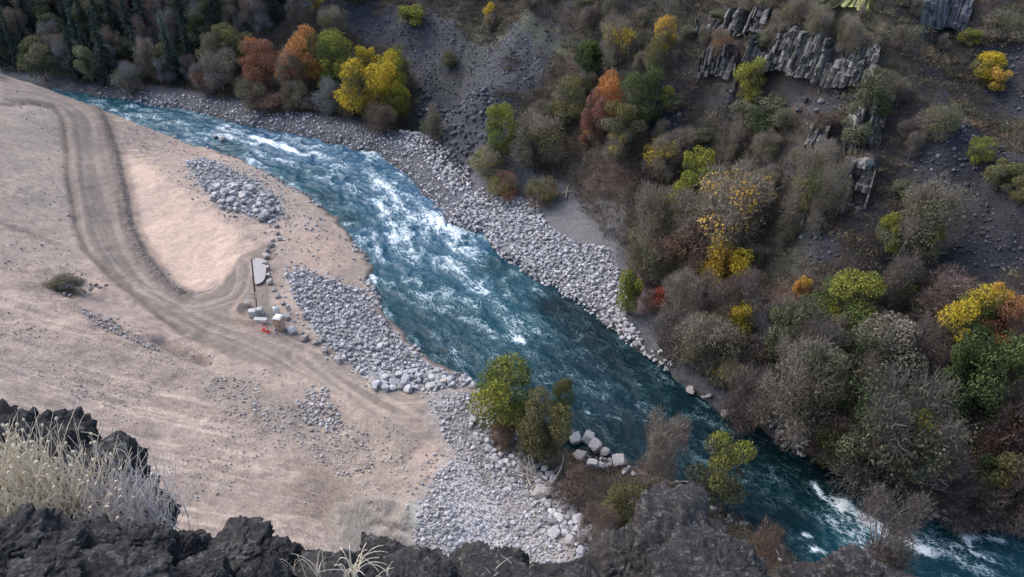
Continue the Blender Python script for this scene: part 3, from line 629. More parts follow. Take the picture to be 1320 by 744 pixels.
def limbs(r,lb,stems=1,base=.022):
    P=[]
    if stems==1:
        top=(r.normal(0,.03),r.normal(0,.03),.62); P.append(tube(bend(r,(0,0,-.06),top,6,.03),np.linspace(base,base*.4,6)))
        for x,y,z,R_,_ in lb: 
            s=r.uniform(.2,.6); st=np.array(top)*s; st[2]=.62*s+.0; P.append(tube(bend(r,st,(x,y,z),5,.1),np.linspace(base*.45,base*.1,5),5))
    else:
        for x,y,z,R_,_ in lb: P.append(tube(bend(r,(r.normal(0,.03),r.normal(0,.03),-.06),(x,y,z),6,.1),np.linspace(base*.55,base*.1,6),5))
    return join(P)
def leafquads(r,C_,N_,size,lob,top):
    n=len(C_); a=r.normal(size=(n,3)); t1=np.cross(N_,a); t1/=np.linalg.norm(t1,axis=1)[:,None]; t2=np.cross(N_,t1)
    sx=size*r.uniform(.6,1.3,n)[:,None]; sy=size*r.uniform(.4,.9,n)[:,None]
    V=np.stack([C_-t1*sx-t2*sy*.4,C_+t1*sx*.3-t2*sy,C_+t1*sx+t2*sy*.3,C_-t1*sx*.2+t2*sy],1).reshape(-1,3)
    F=np.arange(4*n).reshape(-1,4); return V,F,np.repeat(r.uniform(0,1,n),4),np.repeat(lob,4),np.repeat(top,4)
def leafcrown(seed,shape='round',nl=24,n=8500,size=.0145,thin=1.0):
    r=np.random.default_rng(seed); lb=lobes(r,nl,shape); Cs=[];Ns=[];Ls=[]
    w=np.array([l[3]**2 for l in lb]); w/=w.sum()
    for (x,y,z,R_,q),ww in zip(lb,w):
        m=int(n*ww*thin); d=r.normal(size=(m,3)); d[:,2]=d[:,2]*.8+.25; d/=np.linalg.norm(d,axis=1)[:,None]
        rad=R_*(r.uniform(.35,1.,m)**.5)*(.75+.6*fbm3(d*1.+seed,2.2,2,seed)); 
        Cs.append(np.array([x,y,z])+d*rad[:,None]*np.array([1,1,.75])); nn=d*.8+r.normal(0,.55,(m,3)); Ns.append(nn/np.linalg.norm(nn,axis=1)[:,None]); Ls.append(np.full(m,q))
    C_=np.vstack(Cs); V,F,a,b,c=leafquads(r,C_,np.vstack(Ns),size,np.concatenate(Ls),C_[:,2])
    return mesh_np('leaf_crown',V,F,False,{'rnd':a,'lob':b,'top':c}),lb,r
def twigcrown(seed,shape='round',nl=17,n=7000,wid=.0034,ln=.07):
    r=np.random.default_rng(seed); lb=lobes(r,nl,shape); parts=[]; w=np.array([l[3]**2 for l in lb]); w/=w.sum(); Vs=[];Ls=[];Rs=[];Ts=[]
    for (x,y,z,R_,q),ww in zip(lb,w):
        m=int(n*ww); c=np.array([x,y,z]); d=r.normal(size=(m,3)); d/=np.linalg.norm(d,axis=1)[:,None]; st=c+d*R_*1.05*(r.uniform(.05,1,m)**.6)[:,None]
        g=st-np.array([0,0,.12]); g/=np.linalg.norm(g,axis=1)[:,None]; dr=g*.6+d*.25+r.normal(0,.55,(m,3)); dr/=np.linalg.norm(dr,axis=1)[:,None]
        L_=ln*r.uniform(.5,1.4,m)[:,None]; sd=np.cross(dr,r.normal(size=(m,3))); sd/=np.linalg.norm(sd,axis=1)[:,None]; W_=wid*r.uniform(.5,1.4,m)[:,None]
        Vs.append(np.stack([st-sd*W_,st+sd*W_,st+dr*L_],1).reshape(-1,3)); Ls.append(np.full(3*m,q)); Rs.append(np.repeat(r.uniform(0,1,m),3)); Ts.append(np.repeat(st[:,2],3))
    V=np.vstack(Vs); F=np.arange(len(V)).reshape(-1,3)
    return mesh_np('twig_crown',V,F,False,{'rnd':np.concatenate(Rs),'lob':np.concatenate(Ls),'top':np.concatenate(Ts)}),lb,r
def conifer(seed):
    r=np.random.default_rng(seed); Cs=[];Ns=[];L=[];P=[]
    for z in np.linspace(.1,.98,30):
        ln=.24*(1-z)**.8*r.uniform(.75,1.15)+.015; nb=int(6+5*(1-z))
        for k in range(nb):
            if r.uniform()<.12: continue
            a=r.uniform(0,6.283); l=ln*r.uniform(.6,1.15); m=max(3,int(l*75)); t=np.linspace(.1,1,m); q=r.uniform()
            x=np.cos(a)*l*t; y=np.sin(a)*l*t; zz=z-.35*l*t+r.normal(0,.006,m)
            for rep in range(3):
                Cs.append(np.c_[x,y,zz]+r.normal(0,.010,(m,3))); n_=np.tile([0,0,1.],(m,1))+r.normal(0,.45,(m,3)); Ns.append(n_/np.linalg.norm(n_,axis=1)[:,None]); L.append(np.full(m,q))
    C_=np.vstack(Cs); V,F,a,b,c=leafquads(r,C_,np.vstack(Ns),.014,np.concatenate(L),C_[:,2])
    tv,tf=tube([(0,0,-.05),(0,0,.5),(0,0,1)],[.016,.01,.002]); return mesh_np('needle_crown',V,F,False,{'rnd':a,'lob':b,'top':c}),mesh_np('trunk',tv,tf,True)
def leafmat(name,A,B,bias=0.):
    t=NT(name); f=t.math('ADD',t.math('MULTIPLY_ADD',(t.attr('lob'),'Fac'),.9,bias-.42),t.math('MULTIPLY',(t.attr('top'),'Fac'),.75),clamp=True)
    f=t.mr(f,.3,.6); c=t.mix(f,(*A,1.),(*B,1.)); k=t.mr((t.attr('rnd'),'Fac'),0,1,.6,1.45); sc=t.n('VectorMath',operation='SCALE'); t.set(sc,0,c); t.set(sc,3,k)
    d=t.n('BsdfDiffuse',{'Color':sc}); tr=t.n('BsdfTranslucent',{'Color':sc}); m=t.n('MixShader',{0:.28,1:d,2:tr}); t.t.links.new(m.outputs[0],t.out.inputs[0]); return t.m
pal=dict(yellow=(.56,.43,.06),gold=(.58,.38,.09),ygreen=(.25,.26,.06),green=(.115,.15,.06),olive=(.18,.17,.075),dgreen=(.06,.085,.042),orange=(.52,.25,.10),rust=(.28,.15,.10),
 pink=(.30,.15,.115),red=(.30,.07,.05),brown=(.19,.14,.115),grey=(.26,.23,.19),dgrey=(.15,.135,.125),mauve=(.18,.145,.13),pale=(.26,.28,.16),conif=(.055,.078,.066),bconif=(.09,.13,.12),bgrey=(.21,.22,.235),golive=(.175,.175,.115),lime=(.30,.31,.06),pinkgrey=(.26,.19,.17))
MC={}
def mat2(a,b,bias=0.,pre='foliage'):
    k=(a,b,bias)
    if k not in MC: MC[k]=leafmat('%s_%s_%s'%(pre,a,b),pal[a],pal[b],bias)
    return MC[k]
M_BARK=mat_simple('bark',(.10,.085,.075),.9,.3,20); M_PBARK=mat_simple('pale_bark',(.25,.23,.21),.9,.3,20)
def mk(gen,seeds,stems,base=.02,**kw):
    o=[]
    for s in seeds:
        m,lb,r=gen(s,**kw); v,f=limbs(r,lb,stems,base); o.append((m,mesh_np('trunk',v,f,True)))
    return o
LIB={'L':mk(leafcrown,[1,2,3,4],1),'T':mk(leafcrown,[5,6,7],1,shape='tall',nl=20),'H':mk(leafcrown,[8,9,10],3,shape='low',nl=16,n=6500,size=.018),
 'S':mk(leafcrown,[11,12,13],1,n=2600,size=.013,nl=24),'B':mk(twigcrown,[21,22,23,24],1),'V':mk(twigcrown,[25,26,27,28],3,shape='low',nl=14,n=5500,wid=.0042,ln=.085),'C':[conifer(s) for s in (31,32,33,34)]}
TW=LIB['B']
vr=random.Random(5)
def tree(p,h,w,kind,mt,label,group=None,name=None,cat=None,bark=None,twig='grey'):
    nm=name or {'C':'conifer_tree','V':'bare_shrub','H':'leafy_shrub','B':'bare_tree'}.get(kind,'leafy_tree')
    if kind=='C': w*=1.55
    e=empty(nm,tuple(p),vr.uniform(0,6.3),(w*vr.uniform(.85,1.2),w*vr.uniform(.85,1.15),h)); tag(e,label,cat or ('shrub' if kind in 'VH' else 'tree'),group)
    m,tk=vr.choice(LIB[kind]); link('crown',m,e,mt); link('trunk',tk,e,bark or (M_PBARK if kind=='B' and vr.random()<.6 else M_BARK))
    if kind in 'BV' and 'bare' not in label and 'leafless' not in label and vr.random()<.9:
        m3,_=vr.choice(LIB['S']); o3=link('leaves',m3,e,mat2(*vr.choice([('golive','olive'),('golive','brown'),('golive','grey'),('olive','golive'),('olive','ygreen'),('dgreen','golive'),('brown','rust')])))
        if kind=='V': o3.scale=(1,1,.8)
    if kind=='S':
        m2,_=vr.choice(TW); link('twigs',m2,e,mat2(twig,twig))
    return e
for lst in LIB.values():
    for m,tk in lst: m.materials.append(MC.get(('olive','olive',0.)) or mat2('olive','olive')); tk.materials.append(M_BARK)
def tpx(u,vt,vb,w,kind,a,b,label,group=None,bias=0.,bark=None,twig='grey',hs=1.):
    p=g1(u,vb); q=p-np.array([0,0,CAMZ]); dep=q@np.array([0,cp,-sp]); mpp=dep/FPX; el=math.atan2(-q[2],np.hypot(q[0],q[1]))
    W_=w*mpp*1.06; h=((vb-vt)*mpp-.28*W_*math.sin(el))/math.cos(el); h=max(h*1.05,.55*W_)*hs
    if p[2]<.2: p[2]=.2
    return tree(p,h,W_,kind,mat2(a,b,bias),label,group,bark=bark,twig=twig)
T=[
# near bank
(650,460,556,92,'L','green','ygreen','green leafy tree on the near bank where the riprap meets the water'),
(700,506,600,68,'L','golive','olive','olive tree by the water, right of the green leafy tree'),
(688,520,596,56,'H','golive','olive','olive undergrowth bush above the driftwood tangle'),
(722,500,566,36,'L','green','olive','slim green tree top leaning over the water beyond the olive bush'),
(848,530,625,80,'B','pinkgrey','grey','bare pinkish grey tree on the near bank beside the yellow topped willow'),
(918,562,655,80,'L','golive','ygreen','yellow topped greyish willow at the near waterline above the big dark boulder',-.22),
(800,612,680,62,'H','olive','olive','olive bush below the white boulder heap'),
(770,640,700,60,'V','mauve','brown','dark leafless bush left of the big dark foreground boulder'),
(738,600,650,60,'V','mauve','brown','dark leafless bush between driftwood and white boulders'),
(975,668,745,52,'V','brown','brown','reddish brown leafless bush right behind the big dark boulder'),
(1112,636,748,110,'B','mauve','dgrey','dark bare branching tree at the bottom right over the rapid'),
(650,535,575,40,'V','brown','brown','brown twiggy shrub at the foot of the green leafy tree'),
# far bank, downstream
(810,338,405,40,'H','green','ygreen','small green shrub at the downstream end of the far bank riprap'),
(845,362,405,48,'H','brown','red','red bush beside the small green shrub near the far riprap'),
(868,345,430,70,'B','grey','grey','greyish bare tree right behind the red bush'),
(907,352,440,80,'B','grey','mauve','tall greyish bare tree below the gold topped tree'),
(862,398,462,85,'V','mauve','dgrey','dark leafless brush overhanging the far waterline'),
(937,378,448,60,'L','olive','yellow','yellow flecked tree among the grey bare trees'),
(905,400,485,85,'S','golive','olive','olive grey tree left of the yellow flecked tree'),
(936,448,500,52,'H','golive','lime','low bush with one lime coloured patch above the dark water'),
(968,385,445,50,'B','grey','bgrey','pale grey bare crown joined to the green leafed tree'),
(998,388,445,42,'L','green','pale','green leafed tree right of the pale grey crown'),
(1000,436,572,112,'B','grey','grey','big round bare grey tree overhanging the far waterline'),
(950,455,545,80,'V','mauve','dgrey','dark bare brush left of the big round grey tree'),
(925,305,382,66,'L','gold','yellow','golden tree with lime top in the middle of the far slope'),
(908,308,350,34,'L','ygreen','lime','small lime leaved treetop at the left shoulder of the golden tree'),
(942,325,362,40,'H','gold','gold','amber shrub at the right shoulder of the golden tree'),
(1029,348,386,24,'H','orange','gold','tiny bright orange tree standing alone on the far slope'),
(1083,338,428,100,'L','green','ygreen','broad green tree below the columnar rock outcrop'),
(1040,408,462,42,'C','bconif','bconif','small blue green conifer below the broad green tree'),
(1120,395,500,110,'L','golive','grey','wide olive grey tree right below the broad green tree'),
(1105,410,500,70,'S','golive','olive','olive tinged tree crown left of the wide olive grey tree'),
(1175,400,490,80,'B','dgrey','mauve','dark bare tree left of the big dark green tree'),
(1220,362,475,74,'L','green','yellow','tall tree with bright yellow top behind the big dark green tree'),
(1250,366,470,46,'T','olive','gold','tall tree with rusty orange top right of the yellow topped one'),
(1264,372,475,62,'L','rust','orange','orange leaved crown in front of the rusty topped tree'),
(1240,416,552,112,'L','dgreen','green','big dark green tree near the right edge of the forest'),
(1205,430,540,60,'T','dgreen','green','narrow dark green tree on the left flank of the big dark green tree'),
(1305,365,460,58,'L','golive','pale','pale green tree at the right edge of the picture'),
(1222,338,420,95,'V','pinkgrey','pinkgrey','pinkish grey brush dome under the right hand scree'),
(1150,335,385,70,'H','dgreen','olive','low dark green bush at the foot of the right hand scree'),
(1125,485,640,140,'S','dgreen','golive','very large olive grey tree leaning over the river at the lower right',0,None,'dgrey'),
(1165,510,585,62,'H','olive','lime','bush with lime green patch on the flank of the largest riverside tree'),
(1100,500,625,90,'L','dgreen','golive','dark olive crown at the left flank of the largest riverside tree'),
(1185,545,650,100,'B','dgrey','mauve','dark bare tree right of the largest riverside tree'),
(1275,490,600,70,'S','pink','brown','pinkish brown sparse tree in the dark right hand forest',0,None,'mauve'),
(1308,520,610,60,'S','brown','rust','rusty sparse tree at the right edge low in the forest',0,None,'mauve'),
(1262,560,650,80,'H','dgreen','olive','dark olive bush near the waterline at the lower right'),
(1300,575,675,80,'V','mauve','mauve','dark mauve leafless thicket at the right edge above the rapid'),
(1240,590,668,90,'V','dgrey','mauve','dark leafless thicket reaching to the lower right waterline'),
(1062,482,540,60,'V','brown','rust','reddish brown brush with a yellow sprig behind the big round grey tree'),
(1067,488,502,14,'H','yellow','yellow','tiny yellow shrub in the reddish brush'),
(1060,520,600,70,'V','dgrey','brown','dark brush between the round grey tree and the largest riverside tree'),
# far slope middle cluster
(1010,133,165,36,'V','grey','golive','left bush of the three below the long basalt band'),
(1062,140,172,38,'V','mauve','brown','middle bush of the three below the long basalt band'),
(985,165,205,44,'S','golive','olive','grey olive tree lowest of those below the long basalt band'),
(1150,90,125,36,'V','grey','golive','grey bush on the slope right of the long basalt band'),
(1160,30,68,36,'V','mauve','golive','grey brush below the dry grassy patch at the top'),
(1290,10,50,50,'V','grey','golive','grey olive brush in the upper right corner'),
(1175,228,345,85,'S','golive','olive','olive grey shrub tree on the left edge of the right hand scree'),
(1135,262,335,50,'H','golive','ygreen','small yellowish green bush beside the lichened outcrop'),
(1185,280,345,45,'H','golive','ygreen','yellowish green bush against the edge of the right hand scree'),
(1033,188,290,74,'S','golive','ygreen','olive topped tree with a visible pale trunk below the cliff'),
(1055,215,300,50,'S','golive','golive','grey green tree right of the olive topped tree'),
(893,190,260,66,'L','green','lime','bright lime green tree in the middle of the far slope'),
(928,210,330,110,'S','grey','gold','large thin grey tree with a few golden leaves right of the lime tree'),
(968,222,300,48,'S','gold','yellow','yellow fringed tree at the right of the large thin grey tree'),
(895,240,325,90,'S','grey','olive','grey thin leaved tree below the bright lime green tree'),
(850,248,320,50,'L','green','lime','low green tree with lime sprays at the left of the cluster'),
(835,235,340,60,'V','brown','grey','brownish brush beside the bare gravel pad'),
(832,300,365,60,'V','golive','brown','greyish brush below the gravel pad'),
(880,290,370,60,'B','golive','brown','sparse grey brown tree above the red bush'),
(852,172,235,50,'S','grey','yellow','grey tree flecked with yellow leaves above the red ground'),
(875,162,215,50,'B','mauve','grey','mauve bare tree behind the yellow flecked grey tree'),
(795,164,208,42,'S','golive','yellow','sparse yellow green tree below the pink and orange pair'),
(765,118,190,46,'L','brown','pink','pinkish tree beneath the orange crown'),
(782,94,160,44,'L','orange','orange','orange leaved crown in the middle of the upper far slope'),
(758,165,190,24,'H','rust','orange','small orange bush below the pinkish tree'),
(800,130,190,50,'L','golive','olive','olive tree at the right of the pinkish tree'),
(648,136,212,46,'L','green','ygreen','yellow green tree standing at the edge of the left scree'),
(690,146,222,80,'S','golive','olive','olive grey crown right of the yellow green tree'),
(630,180,228,60,'V','grey','golive','grey brush below the yellow green tree'),
(735,98,165,60,'L','golive','olive','olive tree left of the orange crown'),
(700,125,165,50,'V','mauve','golive','mauve brush at the lower edge of the left scree'),
(755,45,100,50,'H','dgreen','green','dark green bush just below the grassy shoulder'),
(790,25,95,46,'S','golive','yellow','thin olive tree with a forked pale trunk near the top'),
(855,22,75,36,'L','olive','gold','ochre treetop upper right of the forked tree'),
(842,48,105,38,'L','golive','olive','ochre and olive tree just below the ochre treetop'),
(828,88,165,60,'L','dgreen','green','deep green tree under the ochre tree'),
(852,105,150,36,'H','golive','ygreen','yellowish bush right of the deep green tree'),
(924,38,82,30,'S','rust','orange','rusty orange tree growing above the basalt cliff'),
(962,76,140,46,'L','olive','lime','yellow green tree growing in front of the basalt cliff'),
(975,118,165,80,'L','dgreen','golive','dark grey green bushes below the yellow green cliff tree'),
(1112,88,160,60,'L','dgreen','golive','dark green bush at the right end of the basalt cliff'),
(1100,140,190,60,'H','golive','golive','grey olive bush below the right end of the basalt cliff'),
(1262,60,108,48,'H','olive','yellow','yellow bush on the rim of the upper right scree'),
(1280,80,120,34,'H','olive','gold','golden bush touching the yellow bush on the scree rim'),
(1245,32,60,30,'H','olive','ygreen','small yellow green bush near the upper right corner'),
(1205,122,180,56,'V','grey','golive','dome of grey brush on the grassy rib at the right'),
(1258,170,215,40,'H','golive','ygreen','first olive bush down the strip across the right hand scree'),
(1285,195,245,50,'H','golive','olive','second olive bush down the strip across the right hand scree'),
(1312,215,265,40,'H','golive','olive','lowest olive bush of the strip at the right edge'),
(632,0,42,26,'H','grey','yellow','yellow bush on the spur at the top of the picture'),
(580,62,88,24,'H','golive','olive','small olive bush alone on the left scree'),
(532,0,34,46,'H','golive','ygreen','olive bush at the top edge left of the spur'),
(410,-12,24,30,'T','golive','yellow','thin yellow tree at the top edge above the autumn grove'),
# autumn grove
(470,80,158,62,'L','olive','yellow','large bright yellow tree at the right end of the autumn grove'),
(508,74,152,48,'L','ygreen','yellow','yellow green tree forming the right edge of the autumn grove'),
(515,115,170,40,'H','olive','lime','greenish shrub at the foot of the yellow trees'),
(492,125,172,50,'V','brown','mauve','brown brush under the bright yellow tree'),
(515,62,120,36,'L','golive','ygreen','olive green treetop behind the yellow green tree'),
(478,56,110,46,'L','olive','yellow','yellow tipped treetop behind the large bright yellow tree'),
(438,42,120,62,'L','green','ygreen','yellow green tree between the orange and the yellow trees'),
(400,38,110,54,'L','olive','orange','orange topped tree near the top of the autumn grove'),
(382,62,125,44,'S','pink','orange','pale orange tree right of the rust coloured tree'),
(345,52,120,52,'L','rust','rust','rust coloured tree at the left of the autumn grove'),
(330,50,90,28,'T','rust','orange','slender orange treetop left of the rust coloured tree'),
(425,96,148,44,'V','bgrey','bgrey','blue grey bush in front of the autumn grove'),
(385,100,145,44,'V','golive','grey','grey olive bush in front of the rust coloured tree'),
(355,112,145,50,'V','mauve','brown','dark brown brush at the river edge below the rust coloured tree'),
(450,110,150,40,'V','golive','brown','brown brush left of the large yellow tree'),
(310,30,90,60,'L','golive','olive','olive tree left above the rust coloured tree'),
(285,42,105,50,'L','golive','golive','grey olive tree behind the pale trunks'),
(290,62,118,50,'S','bgrey','golive','grey tree with several pale trunks by the far bank'),
(192,27,58,20,'L','pink','red','small red treetop in the dark wood upstream'),
(198,50,108,34,'S','golive','grey','grey olive tree just beneath the red treetop'),
(233,40,100,20,'C','bconif','bconif','pale blue green conifer right of the red treetop'),
(122,60,112,30,'L','golive','pale','pale olive tree by the far bank in the dark wood'),
(60,50,105,50,'L','dgreen','golive','dark green round tree at the far bank near the road crest'),
(270,75,122,40,'V','mauve','bgrey','mauve brush beside the grey tree with pale trunks'),
(170,75,120,50,'V','bgrey','mauve','blue grey brush below the grey olive tree upstream'),
(330,95,142,46,'V','brown','golive','brown brush left of the grey olive bush at the far bank'),
# red brown brush above the riprap
(650,215,255,50,'V','brown','rust','reddish brown brush just above the far bank riprap'),
(700,222,262,50,'V','brown','golive','brown brush with driftwood above the far riprap'),
(560,130,185,30,'V','golive','grey','grey bush where the scree meets the stony strip'),
]
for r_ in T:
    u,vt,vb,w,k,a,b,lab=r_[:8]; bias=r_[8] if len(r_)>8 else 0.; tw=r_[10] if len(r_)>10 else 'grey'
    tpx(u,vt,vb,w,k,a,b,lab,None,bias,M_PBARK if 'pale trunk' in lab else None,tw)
# the dark upstream wood
taken=[(r_[0],(r_[1]+r_[2])/2,r_[3]) for r_ in T]+[(985,115,60),(1025,115,60),(1065,118,60),(1100,120,50),(925,105,50),(1108,200,50),(1095,300,60),(1095,270,60),(1052,195,30),(842,155,40),(940,45,50),(975,40,40),(1090,12,50),(1212,35,60),(1110,225,40)]
def fill(reg,n,opts,label,group,seed,hw,mind,excl=None):
    r=random.Random(seed); L=reg; xs=[p[0] for p in L]; ys=[p[1] for p in L]; got=[]; tries=0
    while len(got)<n and tries<6000:
        tries+=1; u=r.uniform(min(xs),max(xs)); v=r.uniform(min(ys),max(ys))
        if not inpoly(np.array([[u,v]]),np.array(L,float))[0]: continue
        if excl and inpoly(np.array([[u,v]]),np.array(excl,float))[0]: continue
        if any((u-a)**2+((v-b)*1.6)**2<mind**2 for a,b in got): continue
        if any(abs(u-a)<w*.32 and -8<v-b<w*.5 for a,b,w in taken): continue
        got.append((u,v))
    got.sort(key=lambda q:q[1])
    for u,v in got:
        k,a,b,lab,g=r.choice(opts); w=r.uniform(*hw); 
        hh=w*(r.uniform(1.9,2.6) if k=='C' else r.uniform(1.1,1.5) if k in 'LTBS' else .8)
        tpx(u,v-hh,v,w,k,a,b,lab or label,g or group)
cf=('C','conif','conif','dark conifer in the dense upstream wood','conifers of the upstream wood')
cf2=('C','conif','bconif','dark conifer in the dense upstream wood','conifers of the upstream wood')
gb=('B','bgrey','mauve','grey leafless tree in the dense upstream wood','leafless trees of the upstream wood')
gl_=('L','dgreen','golive','dull dark green broadleaf tree in the dense upstream wood','dark broadleaf trees of the upstream wood')
fill([(0,95),(60,103),(130,112),(200,112),(300,120),(330,60),(400,-10),(330,-60),(0,-60)],170,[cf,cf,cf2,gb,gb,gl_,gl_],'','',4,(26,42),12)
sb=('V','mauve','dgrey','dark thin leaved bush in the shaded lower right forest','thin bushes of the lower right forest')
sb2=('B','dgrey','mauve','dark bare tree in the shaded lower right forest','bare trees of the lower right forest')
sb3=('L','dgreen','golive','dull dark green tree in the shaded lower right forest','dark leafy trees of the lower right forest')
fill([(850,450),(960,400),(1060,430),(1150,400),(1320,420),(1330,680),(1200,655),(1100,610),(1000,560),(900,500)],46,[sb,sb,sb2,sb2,sb3],'','',8,(55,80),40)
us=('S','golive','olive','thin leaved grey bush scattered on the upper far slope','thin bushes of the upper far slope')
us2=('H','golive','golive','low grey olive bush scattered on the upper far slope','olive bushes of the upper far slope')
us3=('B','mauve','grey','small bare tree scattered on the upper far slope','small bare trees of the upper far slope')
fill([(740,-5),(1180,-5),(1230,100),(1200,200),(1130,330),(1000,320),(960,380),(860,300),(820,200),(700,180),(740,100)],58,[us,us,us,us2,us3],'','',9,(18,34),20,[(880,80),(1150,80),(1150,230),(1040,215),(880,175)])
fill([(330,-40),(720,-50),(740,35),(640,20),(560,10),(450,60),(340,40)],22,[us,us3,gl_[:3]+('dull green tree on the skyline slope above the scree','trees above the scree')],'','',10,(24,38),24)
# low brush as ground cover
def clump(seed,n=120,wid=.022,ln=.30):
    r=np.random.default_rng(seed); a=r.uniform(0,6.283,n); q=r.uniform(0,1,n)**.55*.85*(.65+.35*np.abs(np.sin(a*1.5+seed))); st=np.c_[q*np.cos(a),q*np.sin(a),r.uniform(-.12,.2,n)*(1-q)]
    d=np.c_[np.cos(a)*q,np.sin(a)*q,np.full(n,.75)]; dr=d+r.normal(0,.5,(n,3)); dr/=np.linalg.norm(dr,axis=1)[:,None]; sd=np.cross(dr,r.normal(size=(n,3))); sd/=np.linalg.norm(sd,axis=1)[:,None]; L_=ln*r.uniform(.35,1.,n)[:,None]; W_=wid*r.uniform(.5,1.5,n)[:,None]
    return np.stack([st-sd*W_,st+sd*W_,st+dr*L_],1).reshape(-1,3),np.arange(3*n).reshape(-1,3)
CL=[clump(s) for s in range(10)]
br=Pile()
def brush(L,space,s0,s1,seed,keepf=None):
    P=scatter(L,space,seed,keepf); z=Hb(P); de=P[:,1]*cp-(z-CAMZ)*sp; uu=660+FPX*P[:,0]/de; vv=372-FPX*(P[:,1]*sp+(z-CAMZ)*cp)/de; P=P[(de>5)&(uu>-60)&(uu<1380)&(vv>-60)&(vv<800)]; r=np.random.default_rng(seed); br.add(np.c_[P,Hb(P)-.05],r.uniform(s0,s1,len(P)),CL,sink=.5,seed=seed,tilt=.15)
def openhill(P):
    d_=dfar(P); w_=np.interp(P[:,0]+.25*(P[:,1]-100),[-110,-50,-28,-8,4,16,24,34,60],[6,6.5,8,12,19,17,9,3,1.5])
    m=(d_>w_+.5)&(Hb(P)<110)
    for L,_a in CLP:
        dd,_,_=pl_dist(P,L); m&=dd>1.3
    for k,L in TP.items(): m&=~(inpoly(P,L)&(vn2(P[:,0]/3,P[:,1]/3,5)<.86))
    return m&(fbm(P[:,0]/6,P[:,1]/6,3,99)>.20)
hillL=np.array([(-150,185),(-60,158),(-10,125),(15,105),(16,88),(30,72),(62,50),(100,40),(170,70),(170,150),(60,210),(-20,250),(-200,270)],float)
brush(hillL,1.15,2.2,5.6,201,openhill)
brush(hillL,1.5,1.2,2.6,204,openhill)
brush(poly([(690,570),(735,580),(800,598),(860,615),(900,645),(1000,695),(1040,744),(960,744),(860,700),(780,690),(730,650),(700,610)]),.65,1.3,3.2,202)
t=NT('brush_twigs'); rn=t.attr('rnd'); c=t.ramp((rn,'Fac'),[(0,(.085,.068,.064)),(.3,(.13,.105,.10)),(.5,(.13,.12,.08)),(.72,(.19,.175,.105)),(.9,(.22,.14,.10)),(1,(.32,.30,.18))]); d=t.n('BsdfDiffuse',{'Color':(c,0)}); t.t.links.new(d.outputs[0],t.out.inputs[0])
o=br.build('low_brush',t.m,'low leafless brush and dry weeds covering the steep far hillside','brush')
# ------------------------------------------------------------------ basalt cliffs of the far slope
M_CLIFF=rockmat('weathered_basalt',[(0,(.03,.028,.028)),(.45,(.062,.058,.057)),(.8,(.12,.115,.112)),(1,(.25,.245,.23))],1.2,((.27,.28,.24),.56),.9,.15)
def cliff(ci,label,seed,colw=.8):
    """one joined fractured wall: columns with notches between them, broken across into blocks, and a cap running back into the slope"""
    r=np.random.default_rng(seed); L,A_=CLP[ci]; seg=np.r_[0,np.cumsum(np.linalg.norm(np.diff(L,axis=0),axis=1))]; S_=np.arange(-.4,seg[-1]+.4,.11); ns=len(S_)
    X_=np.interp(S_,seg,L[:,0]); Y_=np.interp(S_,seg,L[:,1]); tx=np.gradient(X_+S_*1e-6); ty=np.gradient(Y_); q=np.hypot(tx,ty)+1e-9; nx_,ny_=ty/q,-tx/q; f=np.where(ny_>0,-1,1); nx_,ny_=nx_*f,ny_*f
    k5=np.ones(15)/15; nx_=np.convolve(np.pad(nx_,7,'edge'),k5,'valid'); ny_=np.convolve(np.pad(ny_,7,'edge'),k5,'valid')
    edges=[-1.]; 
    while edges[-1]<seg[-1]+2: edges.append(edges[-1]+colw*r.uniform(.5,1.3))
    edges=np.array(edges); ci_=np.clip(np.searchsorted(edges,S_)-1,0,len(edges)-2); xx=(S_-edges[ci_])/(edges[ci_+1]-edges[ci_])*2-1; prof=1-np.abs(xx)**3
    co=r.uniform(0,1,len(edges)); cj=r.uniform(0,1,len(edges)); jt=(fbm(S_/2.5,S_*0+seed,3,seed)-.5)
    fade=np.minimum(1,np.minimum(S_+.4,seg[-1]+.4-S_)/1.5)
    zt=Hb(np.c_[X_-nx_*2.1,Y_-ny_*2.1]); zb=Hb(np.c_[X_+nx_*2.6,Y_+ny_*2.6]); zb=np.maximum(zb,zt-HL[ci]*.95)
    gap=fbm(S_/3.2+seed*7,S_*0+2.,2,seed+40); gap=gap if ci<7 and ci!=2 else gap*0+1; nt_=44; V=[];C_=[]
    for i in range(nt_+8):
        if i<8: t_=0.; back=(8-i)/8*3.6
        else: t_=(i-8)/(nt_-1); back=0.
        top=zt+.25+((1.2*co[ci_]-.5)-2.6*ss(.52,.38,gap))*fade*(1 if i>=5 else .3)-back*.12; z=top+(zb-.8-top)*t_
        blk=np.floor(z/1.0+cj[ci_]*5).astype(int); hb=_h(ci_,blk,np.zeros_like(blk),seed)
        out=.35+1.5*t_+ 1.0*(hb-.4)+.35*prof+.9*jt+(co[ci_]-.5)*.7; out=np.where(t_>0.02,out,out-.15)-back
        V.append(np.c_[X_+nx_*out,Y_+ny_*out,z+.06*(_h(ci_,blk,np.zeros_like(blk)+1,seed)-.5)]); C_.append(.05+.95*hb*(.35+.65*prof)*np.ones(ns))
    V=np.vstack(V); n_=nt_+8; I_=np.arange(n_*ns).reshape(n_,ns); F=np.stack([I_[:-1,:-1],I_[1:,:-1],I_[1:,1:],I_[:-1,1:]],-1).reshape(-1,4)
    me=mesh_np('basalt_cliff',V,F,False,{'rnd':np.concatenate(C_)*.9},CM[ci]); tag(link('basalt_cliff',me),label,'cliff')
M_CLIFFY=rockmat('yellow_lichen_rock',[(0,(.12,.12,.08)),(.5,(.3,.3,.14)),(1,(.5,.5,.25))],1.2,((.42,.44,.12),.5),.9,.15)
